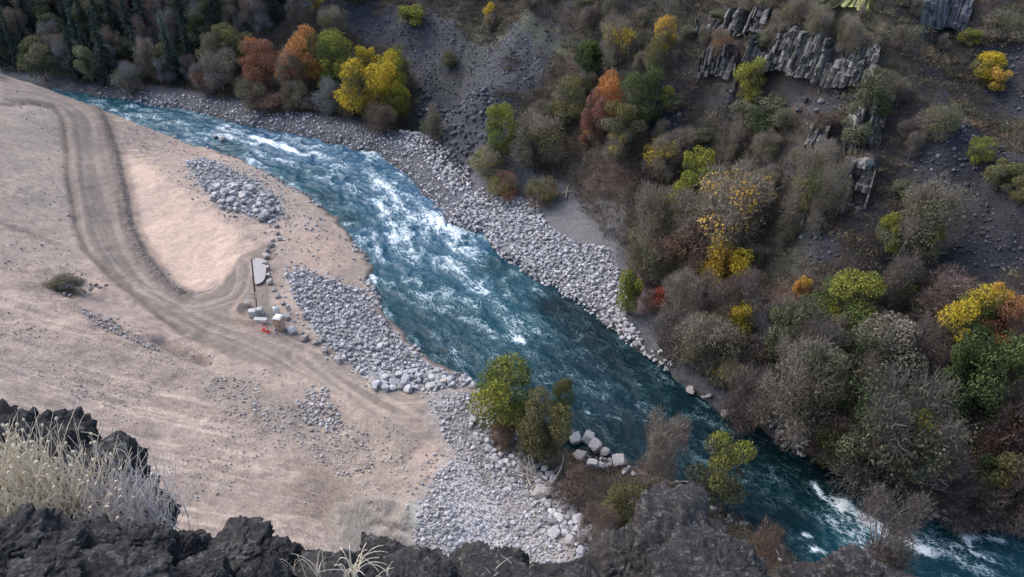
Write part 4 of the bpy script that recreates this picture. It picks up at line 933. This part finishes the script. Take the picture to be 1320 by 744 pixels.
M_CLIFFD=rockmat('dark_wall_rock',[(0,(.05,.052,.06)),(.5,(.10,.10,.115)),(1,(.2,.2,.21))],1.2,((.2,.2,.17),.6),.9,.15)
CM=[M_CLIFF]*6+[M_CLIFFY,M_CLIFFD,M_CLIFF]
for i,(lb,cw_) in enumerate([('longest band of grey columnar basalt across the upper right slope',.85),('short columnar basalt block left of the yellow green cliff tree',.8),('steep pale streaked rock rib below the long basalt band',.7),('small pale rock step left of the streaked rib',.6),('small pale rock spires among bushes above the red ground',.6),('lichened grey rock steps near the top edge of the slope',.7),('yellow lichened rock at the top edge above the grassy patch',.8),('dark rock wall at the top right between brush and scree',.9),('tall rounded outcrop with pale green lichen at the left edge of the scree',1.3)]): cliff(i,lb,i+1,cw_)
p=g1(992,325); V,F=rock(3,92); me=mesh_np('rock_outcrop',V,F,False,{'rnd':np.full(len(V),.9)},M_CLIFF); o=tag(link('rock_outcrop',me),'single pale rock poking out of the grass below the thin grey tree','rock'); o.location=p; o.scale=(1.3,1.2,1.4)
# ------------------------------------------------------------------ driftwood, brush heap
M_DRIFT=mat_simple('driftwood',(.33,.295,.26),.85,.25,8)
def logs(px,n,L0,L1,rad,label,seed,name='driftwood',up=.35):
    r=np.random.default_rng(seed); p=g1(*px); p[2]+=.3; P=[]
    for i in range(n):
        a=r.uniform(0,6.28); l=r.uniform(L0,L1); d=np.array([math.cos(a),math.sin(a),r.uniform(0,up)]); st=r.normal(0,l*.12,3)*[1,1,0]+[0,0,.15]
        P.append(tube(bend(r,st-d*l*.3,st+d*l*.7,6,.07),np.linspace(rad,rad*.3,6)*r.uniform(.5,1.2)))
        if r.uniform()<.6: m=st+d*l*.3; d2=d+r.normal(0,.6,3); P.append(tube(bend(r,m,m+d2*l*.3,4,.1),np.linspace(rad*.5,rad*.15,4)))
    V,F=join(P); o=tag(link(name,mesh_np(name,V,F,True,None,M_DRIFT)),label,'driftwood'); o.location=p; return o
logs((690,622),13,3.0,5.2,.17,'tangle of pale driftwood trunks behind the wedge shaped boulder',1,up=.8)
logs((708,240),5,3,5,.14,'pale driftwood logs lying above the far bank riprap',2)
logs((728,252),4,2,4,.12,'short pale driftwood logs nearest the bare gravel pad',3)
logs((650,218),4,2,5,.12,'thin driftwood poles in the reddish brush above the riprap',4)
logs((598,232),2,3,4,.16,'weathered log on the smooth grey patch of the far bank',5)
logs((880,628),5,1.5,3.2,.08,'thin pale branches at the near waterline behind the big boulder',6,up=.5)
r=np.random.default_rng(8); bp_=Pile(); p0=g1(76,372); e=empty('brush_pile',tuple(p0)); tag(e,'grey heap of uprooted brush and rubble alone on the dirt slope','brush pile')
Q=r.normal(0,1,(60,2))*[2.6,1.2]; P=[]
for x,y in Q[:46]:
    d=r.normal(size=3); d[2]=abs(d[2])*.5; d/=np.linalg.norm(d); l=r.uniform(.7,1.8); P.append(tube(bend(r,np.array([x,y,.25])-d*l*.4,np.array([x,y,.35])+d*l*.6,4,.1),np.linspace(.05,.015,4),4))
V,F=join(P); link('branches',mesh_np('branches',V,F,True,None,mat_simple('dead_branches',(.14,.125,.115),.9)),e)
o=link('twig_mass',LIB['V'][0][0],e,mat2('golive','grey')); o.scale=(8.5,4.2,2.6); o.location=(0,0,-.5)
o=link('twig_mass',LIB['V'][2][0],e,mat2('bgrey','golive')); o.scale=(5.5,3.6,2.2); o.location=(1.2,.2,-.4)
MCL=rockmat('dark_clods',[(0,(.07,.065,.06)),(1,(.22,.21,.20))])
for i,(x,y) in enumerate(Q):
    o=link('clod',BM[i%10],e,MCL); s=r.uniform(.12,.38); o.scale=(s,s,s); o.location=(x,y,.15+.5*math.exp(-(x*x/8+y*y/2))); o.rotation_euler=(0,0,x*9)

# ------------------------------------------------------------------ work site by the river
def box(w,d,h,bev=.02,at=(0,0,0),rot=None):
    import bmesh
    bm=bmesh.new(); bmesh.ops.create_cube(bm,size=1); bmesh.ops.scale(bm,vec=(w,d,h),verts=bm.verts)
    if bev: bmesh.ops.bevel(bm,geom=bm.edges[:],offset=bev,segments=2,affect='EDGES')
    M=Matrix.Translation(at) @ (Matrix.Rotation(rot[0],4,rot[1]) if rot else Matrix.Identity(4)); bmesh.ops.transform(bm,matrix=M,verts=bm.verts); return bm
def bmo(name,bms,mat,parent=None):
    import bmesh
    out=bmesh.new()
    for b in (bms if isinstance(bms,list) else [bms]):
        me=bpy.data.meshes.new('t'); b.to_mesh(me); b.free(); out.from_mesh(me); bpy.data.meshes.remove(me)
    me=bpy.data.meshes.new(name); out.to_mesh(me); out.free(); return link(name,me,parent,mat)
M_CONC=mat_simple('concrete',(.52,.52,.50),.9,.12,5); M_WHITE=mat_simple('white_plastic',(.75,.75,.74),.5,.05,5); M_TANP=mat_simple('tan_plastic',(.50,.36,.27),.6,.06,4); M_DK=mat_simple('dark_recess',(.03,.03,.03),.8)
M_WOODP=mat_simple('pole_wood',(.12,.055,.04),.85,.3,10); M_ORG=mat_simple('orange_plastic',(.72,.10,.07),.55,.1,6); M_BLU=mat_simple('blue_plastic',(.05,.09,.38),.5); M_WIRE=mat_simple('black_wire',(.02,.02,.02),.6)
# portable toilet
p=g1(362,424.5); e=empty('portable_toilet',tuple(p),R(-14)); tag(e,'tan portable toilet with white roof on the dirt at the road end','portable toilet')
bmo('skid',[box(1.15,.12,.1,.01,(0,-.45,.05)),box(1.15,.12,.1,.01,(0,.45,.05))],M_DK,e)
bmo('cabin',[box(1.1,1.15,2.05,.03,(0,0,1.12)),box(.06,.03,1.9,.01,(-.5,-.585,1.12)),box(.06,.03,1.9,.01,(.5,-.585,1.12))],M_TANP,e)
d_=bmo('door',[box(.8,.035,1.8,.012,(0,-.6,1.07)),box(.56,.03,.6,.01,(0,-.625,.65)),box(.56,.03,.6,.01,(0,-.625,1.42))],mat_simple('tan_door',(.46,.33,.25),.6),e); bmo('handle',box(.08,.05,.16,.01,(.3,-.655,1.08)),M_DK,d_); bmo('sign',box(.16,.012,.16,.003,(0,-.648,1.6)),M_WHITE,d_)
r_=bmo('roof',[box(1.2,1.26,.12,.05,(0,0,2.2)),box(.95,1.0,.14,.06,(0,0,2.3))],M_WHITE,e)
V,F=tube([(.35,.4,2.2),(.35,.4,2.62)],[.05,.05],8); link('vent_pipe',mesh_np('vent_pipe',V,F,True,None,M_WHITE),e)
# pole
pb=g1(331,401); mpp=(pb@np.array([0,cp,-sp])+CAMZ*sp)/FPX; hp=64*mpp/math.cos(R(38)); e=empty('utility_pole',tuple(pb)); e.rotation_euler=(0,R(7.),0); tag(e,'tall thin reddish brown utility pole, slightly tilted, between concrete blocks','utility pole')
V,F=tube([(0,0,-.3),(0,0,hp*.5),(0,0,hp)],[.15,.12,.08],10); link('pole',mesh_np('pole',V,F,True,None,M_WOODP),e)
for z in (hp*.36,hp*.30):
    V,F=tube([(0,0,0),(0,0,.14),(0,0,.3)],[.13,.16,.07],8); i=link('insulator',mesh_np('insulator',V,F,True,None,M_WHITE),e); i.location=(.16,-.18,z)
th=np.linspace(0,math.pi,12); V,F=tube(np.c_[-.1-.6*np.sin(th),-.1*np.ones(12),hp*.36-.75*(1-np.cos(th))*.5-.0],np.full(12,.02),5); link('cable_loop',mesh_np('cable_loop',V,F,True,None,M_WIRE),e)
V,F=tube([(.0,-.13,0),(.0,-.13,2.4)],[.04,.04],6); link('conduit',mesh_np('conduit',V,F,True,None,M_WHITE),e)
for u,v,w,d,h,rz,tx,lab in [(327,409,1.0,.9,1.3,.15,.0,'upright pale concrete block left of the leaning pole'),(336,405,.85,.8,1.1,-.1,.0,'pale concrete block right behind the leaning pole'),(336.5,415,1.9,.7,.6,-.1,0,'long low concrete block in front of the leaning pole')]:
    p=g1(u,v); b=box(w,d,h,.06,(0,0,h/2)); o=bmo('concrete_block',[b,box(w*.4,.12,.07,.02,(0,0,h+.02))],M_CONC); o.location=p; o.rotation_euler=(tx,0,rz); tag(o,lab,'concrete block')
# tank, slab
p=g1(357,404); V,F=tube([(0,0,0),(0,0,.05),(0,0,1.1),(0,0,1.25),(0,0,1.27)],[.40,.44,.44,.25,.01],14); e=empty('white_drum',tuple(p)); tag(e,'small white tank between the toilet and the boulder row','tank'); link('shell',mesh_np('shell',V,F,True,None,M_WHITE),e); V,F=tube([(0,0,1.24),(0,0,1.36),(0,0,1.37)],[.12,.12,.01],10); link('cap',mesh_np('cap',V,F,True,None,M_DK),e)
p=g1(373,403); V,F=rock(3,77); me=mesh_np('standing_slab',V*[.45,.3,1.15],F,False,{'rnd':np.full(len(V),.8)},M_PALE); o=link('standing_slab',me); o.location=(p[0],p[1],p[2]+.8); tag(o,'thin white slab standing upright behind the toilet','slab')
for u,v,lab in [(340,426,'left one of the two orange traffic cones in front of the blocks'),(345,428,'right one of the two orange traffic cones in front of the blocks')]:
    p=g1(u,v); e=empty('traffic_cone',tuple(p),0,1.3); tag(e,lab,'traffic cone'); bmo('base',box(.5,.5,.06,.02,(0,0,.03)),M_ORG,e)
    V,F=tube([(0,0,.06),(0,0,.35)],[.2,.14],12); link('cone',mesh_np('cone',V,F,True,None,M_ORG),e); V,F=tube([(0,0,.35),(0,0,.55)],[.141,.1],12); link('reflective_band',mesh_np('reflective_band',V,F,True,None,M_WHITE),e); V,F=tube([(0,0,.55),(0,0,.85),(0,0,.86)],[.1,.04,.005],12); link('tip',mesh_np('tip',V,F,True,None,M_ORG),e)
for u,v,lab in [(356,430,'small blue marker post left below the toilet'),(369,428,'small blue marker post between the toilet and dark boulder')]:
    p=g1(u,v); e=empty('marker_post',tuple(p)); tag(e,lab,'marker post'); V,F=tube([(0,0,-.1),(0,0,.8)],[.07,.07],8); link('post',mesh_np('post',V,F,True,None,M_BLU),e); V,F=tube([(0,0,.8),(0,0,.95),(0,0,1.)],[.075,.075,.01],8); link('cap',mesh_np('cap',V,F,True,None,M_WHITE),e)
logs((325,407),3,1.,1.8,.05,'short poles lying against the mound by the concrete blocks',21)
# ------------------------------------------------------------------ foreground ledge
def basaltmat(name,lk=.55):
    t=NT(name); P=t.pos(); n1=t.noise(3.2,P,8,.7); n2=t.noise(16.,P,8,.75,.4); n3=t.noise(1.1,P,4); vo=t.n('TexVoronoi',{'Vector':P,'Scale':24.}); oi=t.n('ObjectInfo')
    c=t.ramp(n1,[(.3,(.017,.015,.017)),(.48,(.040,.035,.036)),(.6,(.08,.068,.064)),(.72,(.16,.145,.14))]); 
    c=t.mix(t.mr(n2,lk,lk+.07),(c,0),(.22,.215,.205,1.)); c=t.mix(t.math('MULTIPLY',t.mr(n3,.55,.68),t.mr(n2,.45,.6)),c,(.085,.065,.04,1.))
    sm=t.mr((vo,'Distance'),.0,.17,1,0); sp_=t.math('MULTIPLY',sm,t.mr(t.noise(3.7,P,3),.56,.64)); c=t.mix(sp_,c,(.33,.32,.26,1.))
    n4=t.noise(55.,P,5,.7); c=t.mix(t.mr(n4,.35,.65,.55,0),c,(.008,.008,.010,1.)); c=t.mix(t.math('MULTIPLY',t.mr(n4,.60,.68),.6),c,(.24,.235,.22,1.))
    h=t.math('ADD',t.math('MULTIPLY_ADD',n4,.22,t.math('MULTIPLY_ADD',n2,.5,n1)),t.math('MULTIPLY',(vo,'Distance'),-.12)); t.bsdf(c,.85,h,.09,1.); return t.m
M_FG=basaltmat('lichened_basalt',.535); M_FG2=basaltmat('pale_lichened_basalt',.525)
yy_=np.linspace(-.5,5.2,190); xx_=np.linspace(-6.,5.2,300); A,B=np.meshgrid(xx_,yy_); a,b=A.ravel(),B.ravel()
topz=np.interp(a,[-6,-2.2,-1.2,0,.4,.9,1.6,2.4,5.2],[66.0,66.2,66.5,66.45,66.1,65.3,64.9,64.3,63.8]); edge=np.interp(a,[-6,-3.4,-2.4,-1.9,-1.2,0,.4,1.,1.6,2.2,5.2],[3.9,3.5,2.85,2.55,2.35,2.3,2.35,2.8,2.9,2.5,2.4])+(fbm(a*1.5,b*0+3,3,50)-.5)*.5
ridge=(fbm(a*1.2,b*1.2,5,51)-.5)*.45+(1-np.abs(2*fbm(a*2.5,b*2.5,4,52)-1))*.14+(fbm(a*9,b*9,4,53)-.5)*.08
z=topz+ridge-.1-np.maximum(0,b-edge)*3.2; z=np.maximum(z,60.5)
F=np.stack([np.arange(190*300).reshape(190,300)[:-1,:-1],np.arange(190*300).reshape(190,300)[:-1,1:],np.arange(190*300).reshape(190,300)[1:,1:],np.arange(190*300).reshape(190,300)[1:,:-1]],-1).reshape(-1,4)
tag(link('rock_ledge',mesh_np('rock_ledge',np.c_[a,b,z],F,True,None,M_FG)),'dark basalt ledge under the foreground boulders',None,None,'structure')
ICO[6]=ico(6)
def fgrock(seed,sub=6,am=1.):
    r=np.random.default_rng(seed); V,F=rock(sub,seed,1.,0.,18); D_=V/np.linalg.norm(V,axis=1)[:,None]
    n_=fbm3(D_*1.0+seed*3.1,1.6,3,seed)-.5; m_=1-np.abs(2*fbm3(D_+seed,3.2,4,seed+3)-1); q_=fbm3(D_+seed,9.,4,seed+5)-.5; cr=1-np.abs(2*fbm3(D_+seed*2,1.9,2,seed+9)-1)
    b_=np.abs(2*fbm3(D_+seed*1.3,3.6,3,seed+21)-1); g_=np.abs(2*fbm3(D_-seed*1.7,9.,3,seed+31)-1); e_=fbm3(D_+seed,26.,3,seed+41)-.5
    return V*(1+.36*n_+am*(.10*(m_-.6)+.30*(b_-.2)+.14*(g_-.2))+.07*q_+.05*e_-.14*ss(.93,1.,cr))[:,None],F
FR=[]
for s in range(9):
    V,F=fgrock(500+s,6,.85 if s in (1,5,0) else .95); FR.append(mesh_np('basalt_boulder',V,F,True,None,M_FG))
def fg(u,v,w,h,D,lab,var,mat=None,rz=0.,dp=1.):
    o=link('basalt_boulder',FR[var%9],None,mat); p=at_d(u,v,D); m=D/FPX*.93
    o.location=p; o.scale=(w*m*.56,w*m*.5*dp,h*m*.62); o.rotation_euler=(rr.uniform(-.3,.3),rr.uniform(-.25,.25),rz); return tag(o,lab,'boulder',None)
fgl=[(8,640,240,270,5.5,'big smooth dark boulder rising at the left edge behind the dry weeds'),(98,668,200,165,5.2,'dark boulder behind the middle of the dry weeds'),(172,684,125,112,5.05,'dark boulder at the right end of the dry weeds'),(98,575,24,24,5.4,'small dark knob of rock poking above the dry weeds'),
(22,690,110,100,4.35,'dark crusty boulder at the left edge below the weeds'),(82,705,90,80,4.2,'second dark boulder from the left edge in the front row'),(135,702,110,90,4.25,'third dark boulder from the left, with a bluish lichen patch'),(195,700,90,80,4.2,'dark boulder under the right end of the weeds'),(240,695,80,70,4.3,'dark boulder left of the highest one in the front row'),
(300,697,120,78,4.25,'wide dark boulder forming the highest hump of the front row'),(352,708,90,70,4.2,'dark boulder on the right shoulder of the highest hump'),(400,715,80,55,4.3,'small dark boulder behind the pale grass stems'),(447,722,70,50,4.3,'small dark boulder under the arching grass blades'),
(505,722,110,62,4.35,'dark boulder right of the arching grass blades'),(560,738,90,50,4.2,'low dark boulder at the bottom centre'),(606,728,100,55,4.3,'dark boulder left of the peaked one at bottom centre'),(655,722,84,76,4.5,'peaked dark boulder at the bottom centre'),(705,738,100,54,4.4,'low dark boulder right of the peaked one'),(752,738,90,60,4.6,'dark boulder between the peaked one and the great boulder'),
(335,742,100,70,3.95,'cracked greyish boulder at the bottom, left of the grass'),(265,745,90,54,3.95,'pale lichened boulder at the bottom edge left of the cracked one'),(60,748,120,70,3.95,'black boulder at the bottom left corner'),(160,748,120,66,3.95,'black boulder at the bottom edge under the bluish patch'),(420,752,110,50,4.0,'low boulder at the bottom edge under the grass stems'),(520,754,120,44,4.05,'low boulder at the bottom edge right of the grass stems'),(650,758,130,40,4.1,'low boulder at the bottom edge below the peaked one'),
(872,742,235,150,5.5,'great dark boulder with pale lichen along its upper edge'),(800,745,140,105,5.3,'dark boulder against the left side of the great boulder'),(948,750,100,84,5.4,'pale crested boulder against the right side of the great boulder'),(900,760,200,70,5.0,'dark boulder at the bottom edge below the great boulder'),
(1112,752,100,56,6.2,'pale lichened boulder at the bottom right edge'),(1060,757,80,36,6.1,'low dark boulder left of the pale one at the bottom right'),(1160,764,70,40,6.2,'low dark boulder right of the pale one at the bottom right')]
for i,(u,v,w,h,D_,lab) in enumerate(fgl): fg(u,v+(24 if 640<v<745 and h<110 and u<760 else 0),w,h*.84,D_,lab,i*4+1,M_FG2 if ('great' in lab or 'pale' in lab) and 'against the left' not in lab and 'below the great' not in lab else M_FG,rz=rr.uniform(0,6.28) if w<150 else .6)
# ------------------------------------------------------------------ dry weeds and grass
M_STRAW=mat_simple('dry_straw',(.78,.68,.52),.8,.25,40); M_STRAW2=mat_simple('grey_straw',(.68,.62,.58),.8,.25,40); M_SEED=mat_simple('seed_heads',(.60,.50,.36),.8,.2,60)
v_,f_=ICO[2]; SEEDM=mesh_np('seed_head',v_*(1+.5*(fbm3(v_+3,3.,2,4)-.5))[:,None],f_,False,None,M_SEED)
def stems(r,n,hr,spread,lean,rad,base=(.25,.12)):
    P=[];tips=[]
    for i in range(n):
        b=np.array([r.normal(0,base[0]),r.normal(0,base[1]),-.05]); h=r.uniform(*hr); d=np.array([r.normal(0,spread)+lean[0],r.normal(0,spread)+lean[1],1.]); d/=np.linalg.norm(d)
        t=b+d*h; pts=bend(r,b,t,6,.05); pts[:,:2]+=np.linspace(0,1,6)[:,None]**2*r.normal(0,.05,2); P.append(tube(pts,np.linspace(rad,rad*.5,6),3)); tips.append(pts[-1])
        for _ in range(r.integers(0,3)):
            j=r.integers(2,5); d2=d+r.normal(0,.5,3); d2/=np.linalg.norm(d2); q=pts[j]+d2*h*r.uniform(.12,.3); P.append(tube(bend(r,pts[j],q,4,.08),np.linspace(rad*.7,rad*.4,4),3)); tips.append(q)
    return P,np.array(tips)
WD=[(52,662,4.95,.17,'dry straw coloured weed clump with seed heads, left of the foreground weeds',340,1),(92,668,4.9,.16,'dry weed clump with the tallest seed heads, second from left',340,1),(135,672,4.85,.17,'greyish dry weed clump in the middle of the foreground weeds',360,0),(172,675,4.8,.15,'greyish dry weed clump right of the middle of the foreground weeds',320,0),(20,650,5.05,.13,'short dry weed clump at the left picture edge',220,1)]
for i,(u,v,D_,sp_,lab,n,hd) in enumerate(WD):
    r=np.random.default_rng(700+i); p=at_d(u,v,D_); e=empty('dry_weed',tuple(p)); tag(e,lab,'dry weed','dry weeds on the foreground rocks')
    P,tips=stems(r,n,(.14,.56) if hd else (.15,.45),.26,(.06,.0),.0028,(sp_*.75,.09)); V,F=join(P); link('stems',mesh_np('stems',V,F,True,None,M_STRAW if hd else M_STRAW2),e)
    tt=tips[np.argsort(-tips[:,2])][:40 if hd else 14]; 
    for q in tt:
        o=link('seed_head',SEEDM,e); k_=r.uniform(.005,.0095); o.scale=(k_,k_,k_*1.2); o.location=q; o.rotation_euler=(r.uniform(0,3),0,r.uniform(0,6))
def blades(u,v,D_,n,h,lab,seed,rad=.004,spread=.35,droop=.5):
    r=np.random.default_rng(seed); p=at_d(u,v,D_); P=[]
    for i in range(n):
        a=r.uniform(0,6.28); hh=r.uniform(.5,1)*h; t=np.linspace(0,1,9); out=r.uniform(.2,1)*spread*hh; x=out*t**1.3*math.cos(a); y=out*t**1.3*math.sin(a)*.6; z_=hh*(t-droop*t**3*r.uniform(.3,1)); b=r.normal(0,.02,2)
        P.append(tube(np.c_[x+b[0],y+b[1],z_],np.linspace(rad,rad*.35,9),3))
    V,F=join(P); o=tag(link('grass_tuft',mesh_np('grass_tuft',V,F,True,None,M_STRAW)),lab,'grass tuft'); o.location=p
blades(455,742,3.9,16,.30,'tuft of pale grass blades arching at the bottom edge',1,spread=.9,droop=.7)
blades(408,744,3.9,9,.26,'thin pale grass stems left of the arching tuft',2,.0022,.6)
blades(380,740,4.0,5,.24,'few bent stems rising beside the cracked boulder',3,.0018,.5)
blades(497,742,3.95,7,.15,'short yellowish grass sprigs right of the arching tuft',4,.003,.8)
blades(675,738,4.2,5,.16,'few dry twigs in front of the peaked boulder',5,.003,.9,.1)
blades(640,742,4.1,4,.14,'single leaning twig group at the bottom centre',6,.003,.8,.1)
# far tufts of dry grass beyond the ledge
def grassfield(L,space,h0,h1,seed,name,label,mat,wid=.05,k=7):
    P=scatter(L,space,seed,lambda P:wobble(P,66,.40,1.2)); r=np.random.default_rng(seed); n=len(P)*k; B_=np.repeat(np.c_[P,Hb(P)],k,0)+np.c_[r.normal(0,space*.4,(n,2)),np.full(n,-.05)]
    d=np.c_[r.normal(.1,.25,n),r.normal(0,.25,n),np.ones(n)]*r.uniform(h0,h1,n)[:,None]; sd=np.c_[r.normal(size=(n,2)),np.zeros(n)]; sd/=np.linalg.norm(sd,axis=1)[:,None]; sd*=wid
    V=np.stack([B_-sd,B_+sd,B_+d],1).reshape(-1,3); tag(link(name,mesh_np(name,V,np.arange(3*n).reshape(-1,3),False,None,mat)),label,'grass',None,'stuff')
t=NT('pale_grass'); d=t.n('BsdfDiffuse',{'Color':(.70,.66,.62,1.)}); tr=t.n('BsdfTranslucent',{'Color':(.68,.63,.58,1.)}); m=t.n('MixShader',{0:.45,1:d,2:tr}); t.t.links.new(m.outputs[0],t.out.inputs[0]); M_PG=t.m
grassfield(poly([(432,655),(460,645),(505,645),(525,660),(520,700),(500,730),(440,730)]),.2,.5,1.2,31,'dry_grass','pale dry grass patch below the rubble beyond the dark boulders',M_PG,.03,5)
# ------------------------------------------------------------------ camera, light
cam=bpy.data.cameras.new('camera'); co=bpy.data.objects.new('camera',cam); COL.objects.link(co); scene.camera=co
co.location=(0,0,CAMZ); co.rotation_euler=(R(90)-PIT,0,0); cam.sensor_width=36; cam.lens=36*FPX/CW; cam.clip_start=.05; cam.clip_end=2000
wd=bpy.data.worlds.new('World'); scene.world=wd; wd.use_nodes=True; nt=wd.node_tree; nt.nodes.clear()
sky=nt.nodes.new('ShaderNodeTexSky'); sky.sky_type='NISHITA'; sky.sun_disc=False; SE,SA=R(48),R(-60)
sky.sun_elevation=SE; sky.sun_rotation=SA; sky.altitude=300; sky.air_density=1.0; sky.dust_density=3.0; sky.ozone_density=.6
bg=nt.nodes.new('ShaderNodeBackground'); bg.inputs[1].default_value=.15; ow=nt.nodes.new('ShaderNodeOutputWorld')
nt.links.new(sky.outputs[0],bg.inputs[0]); nt.links.new(bg.outputs[0],ow.inputs[0])
sun=bpy.data.lights.new('sun','SUN'); sun.energy=.85; sun.angle=R(60); sun.color=(1,.96,.90); so=bpy.data.objects.new('sun',sun); COL.objects.link(so)
dirv=Vector((math.sin(SA)*math.cos(SE),math.cos(SA)*math.cos(SE),math.sin(SE)))
so.rotation_euler=dirv.to_track_quat('Z','Y').to_euler(); so.location=(0,0,120)
vs=scene.view_settings; vs.view_transform='Standard'; vs.look='None'; vs.gamma=1; vs.exposure=1.12; vs.use_curve_mapping=False
scene.render.resolution_x=1024; scene.render.resolution_y=577
scene.cycles.max_bounces=5; scene.cycles.diffuse_bounces=3; scene.cycles.transparent_max_bounces=4
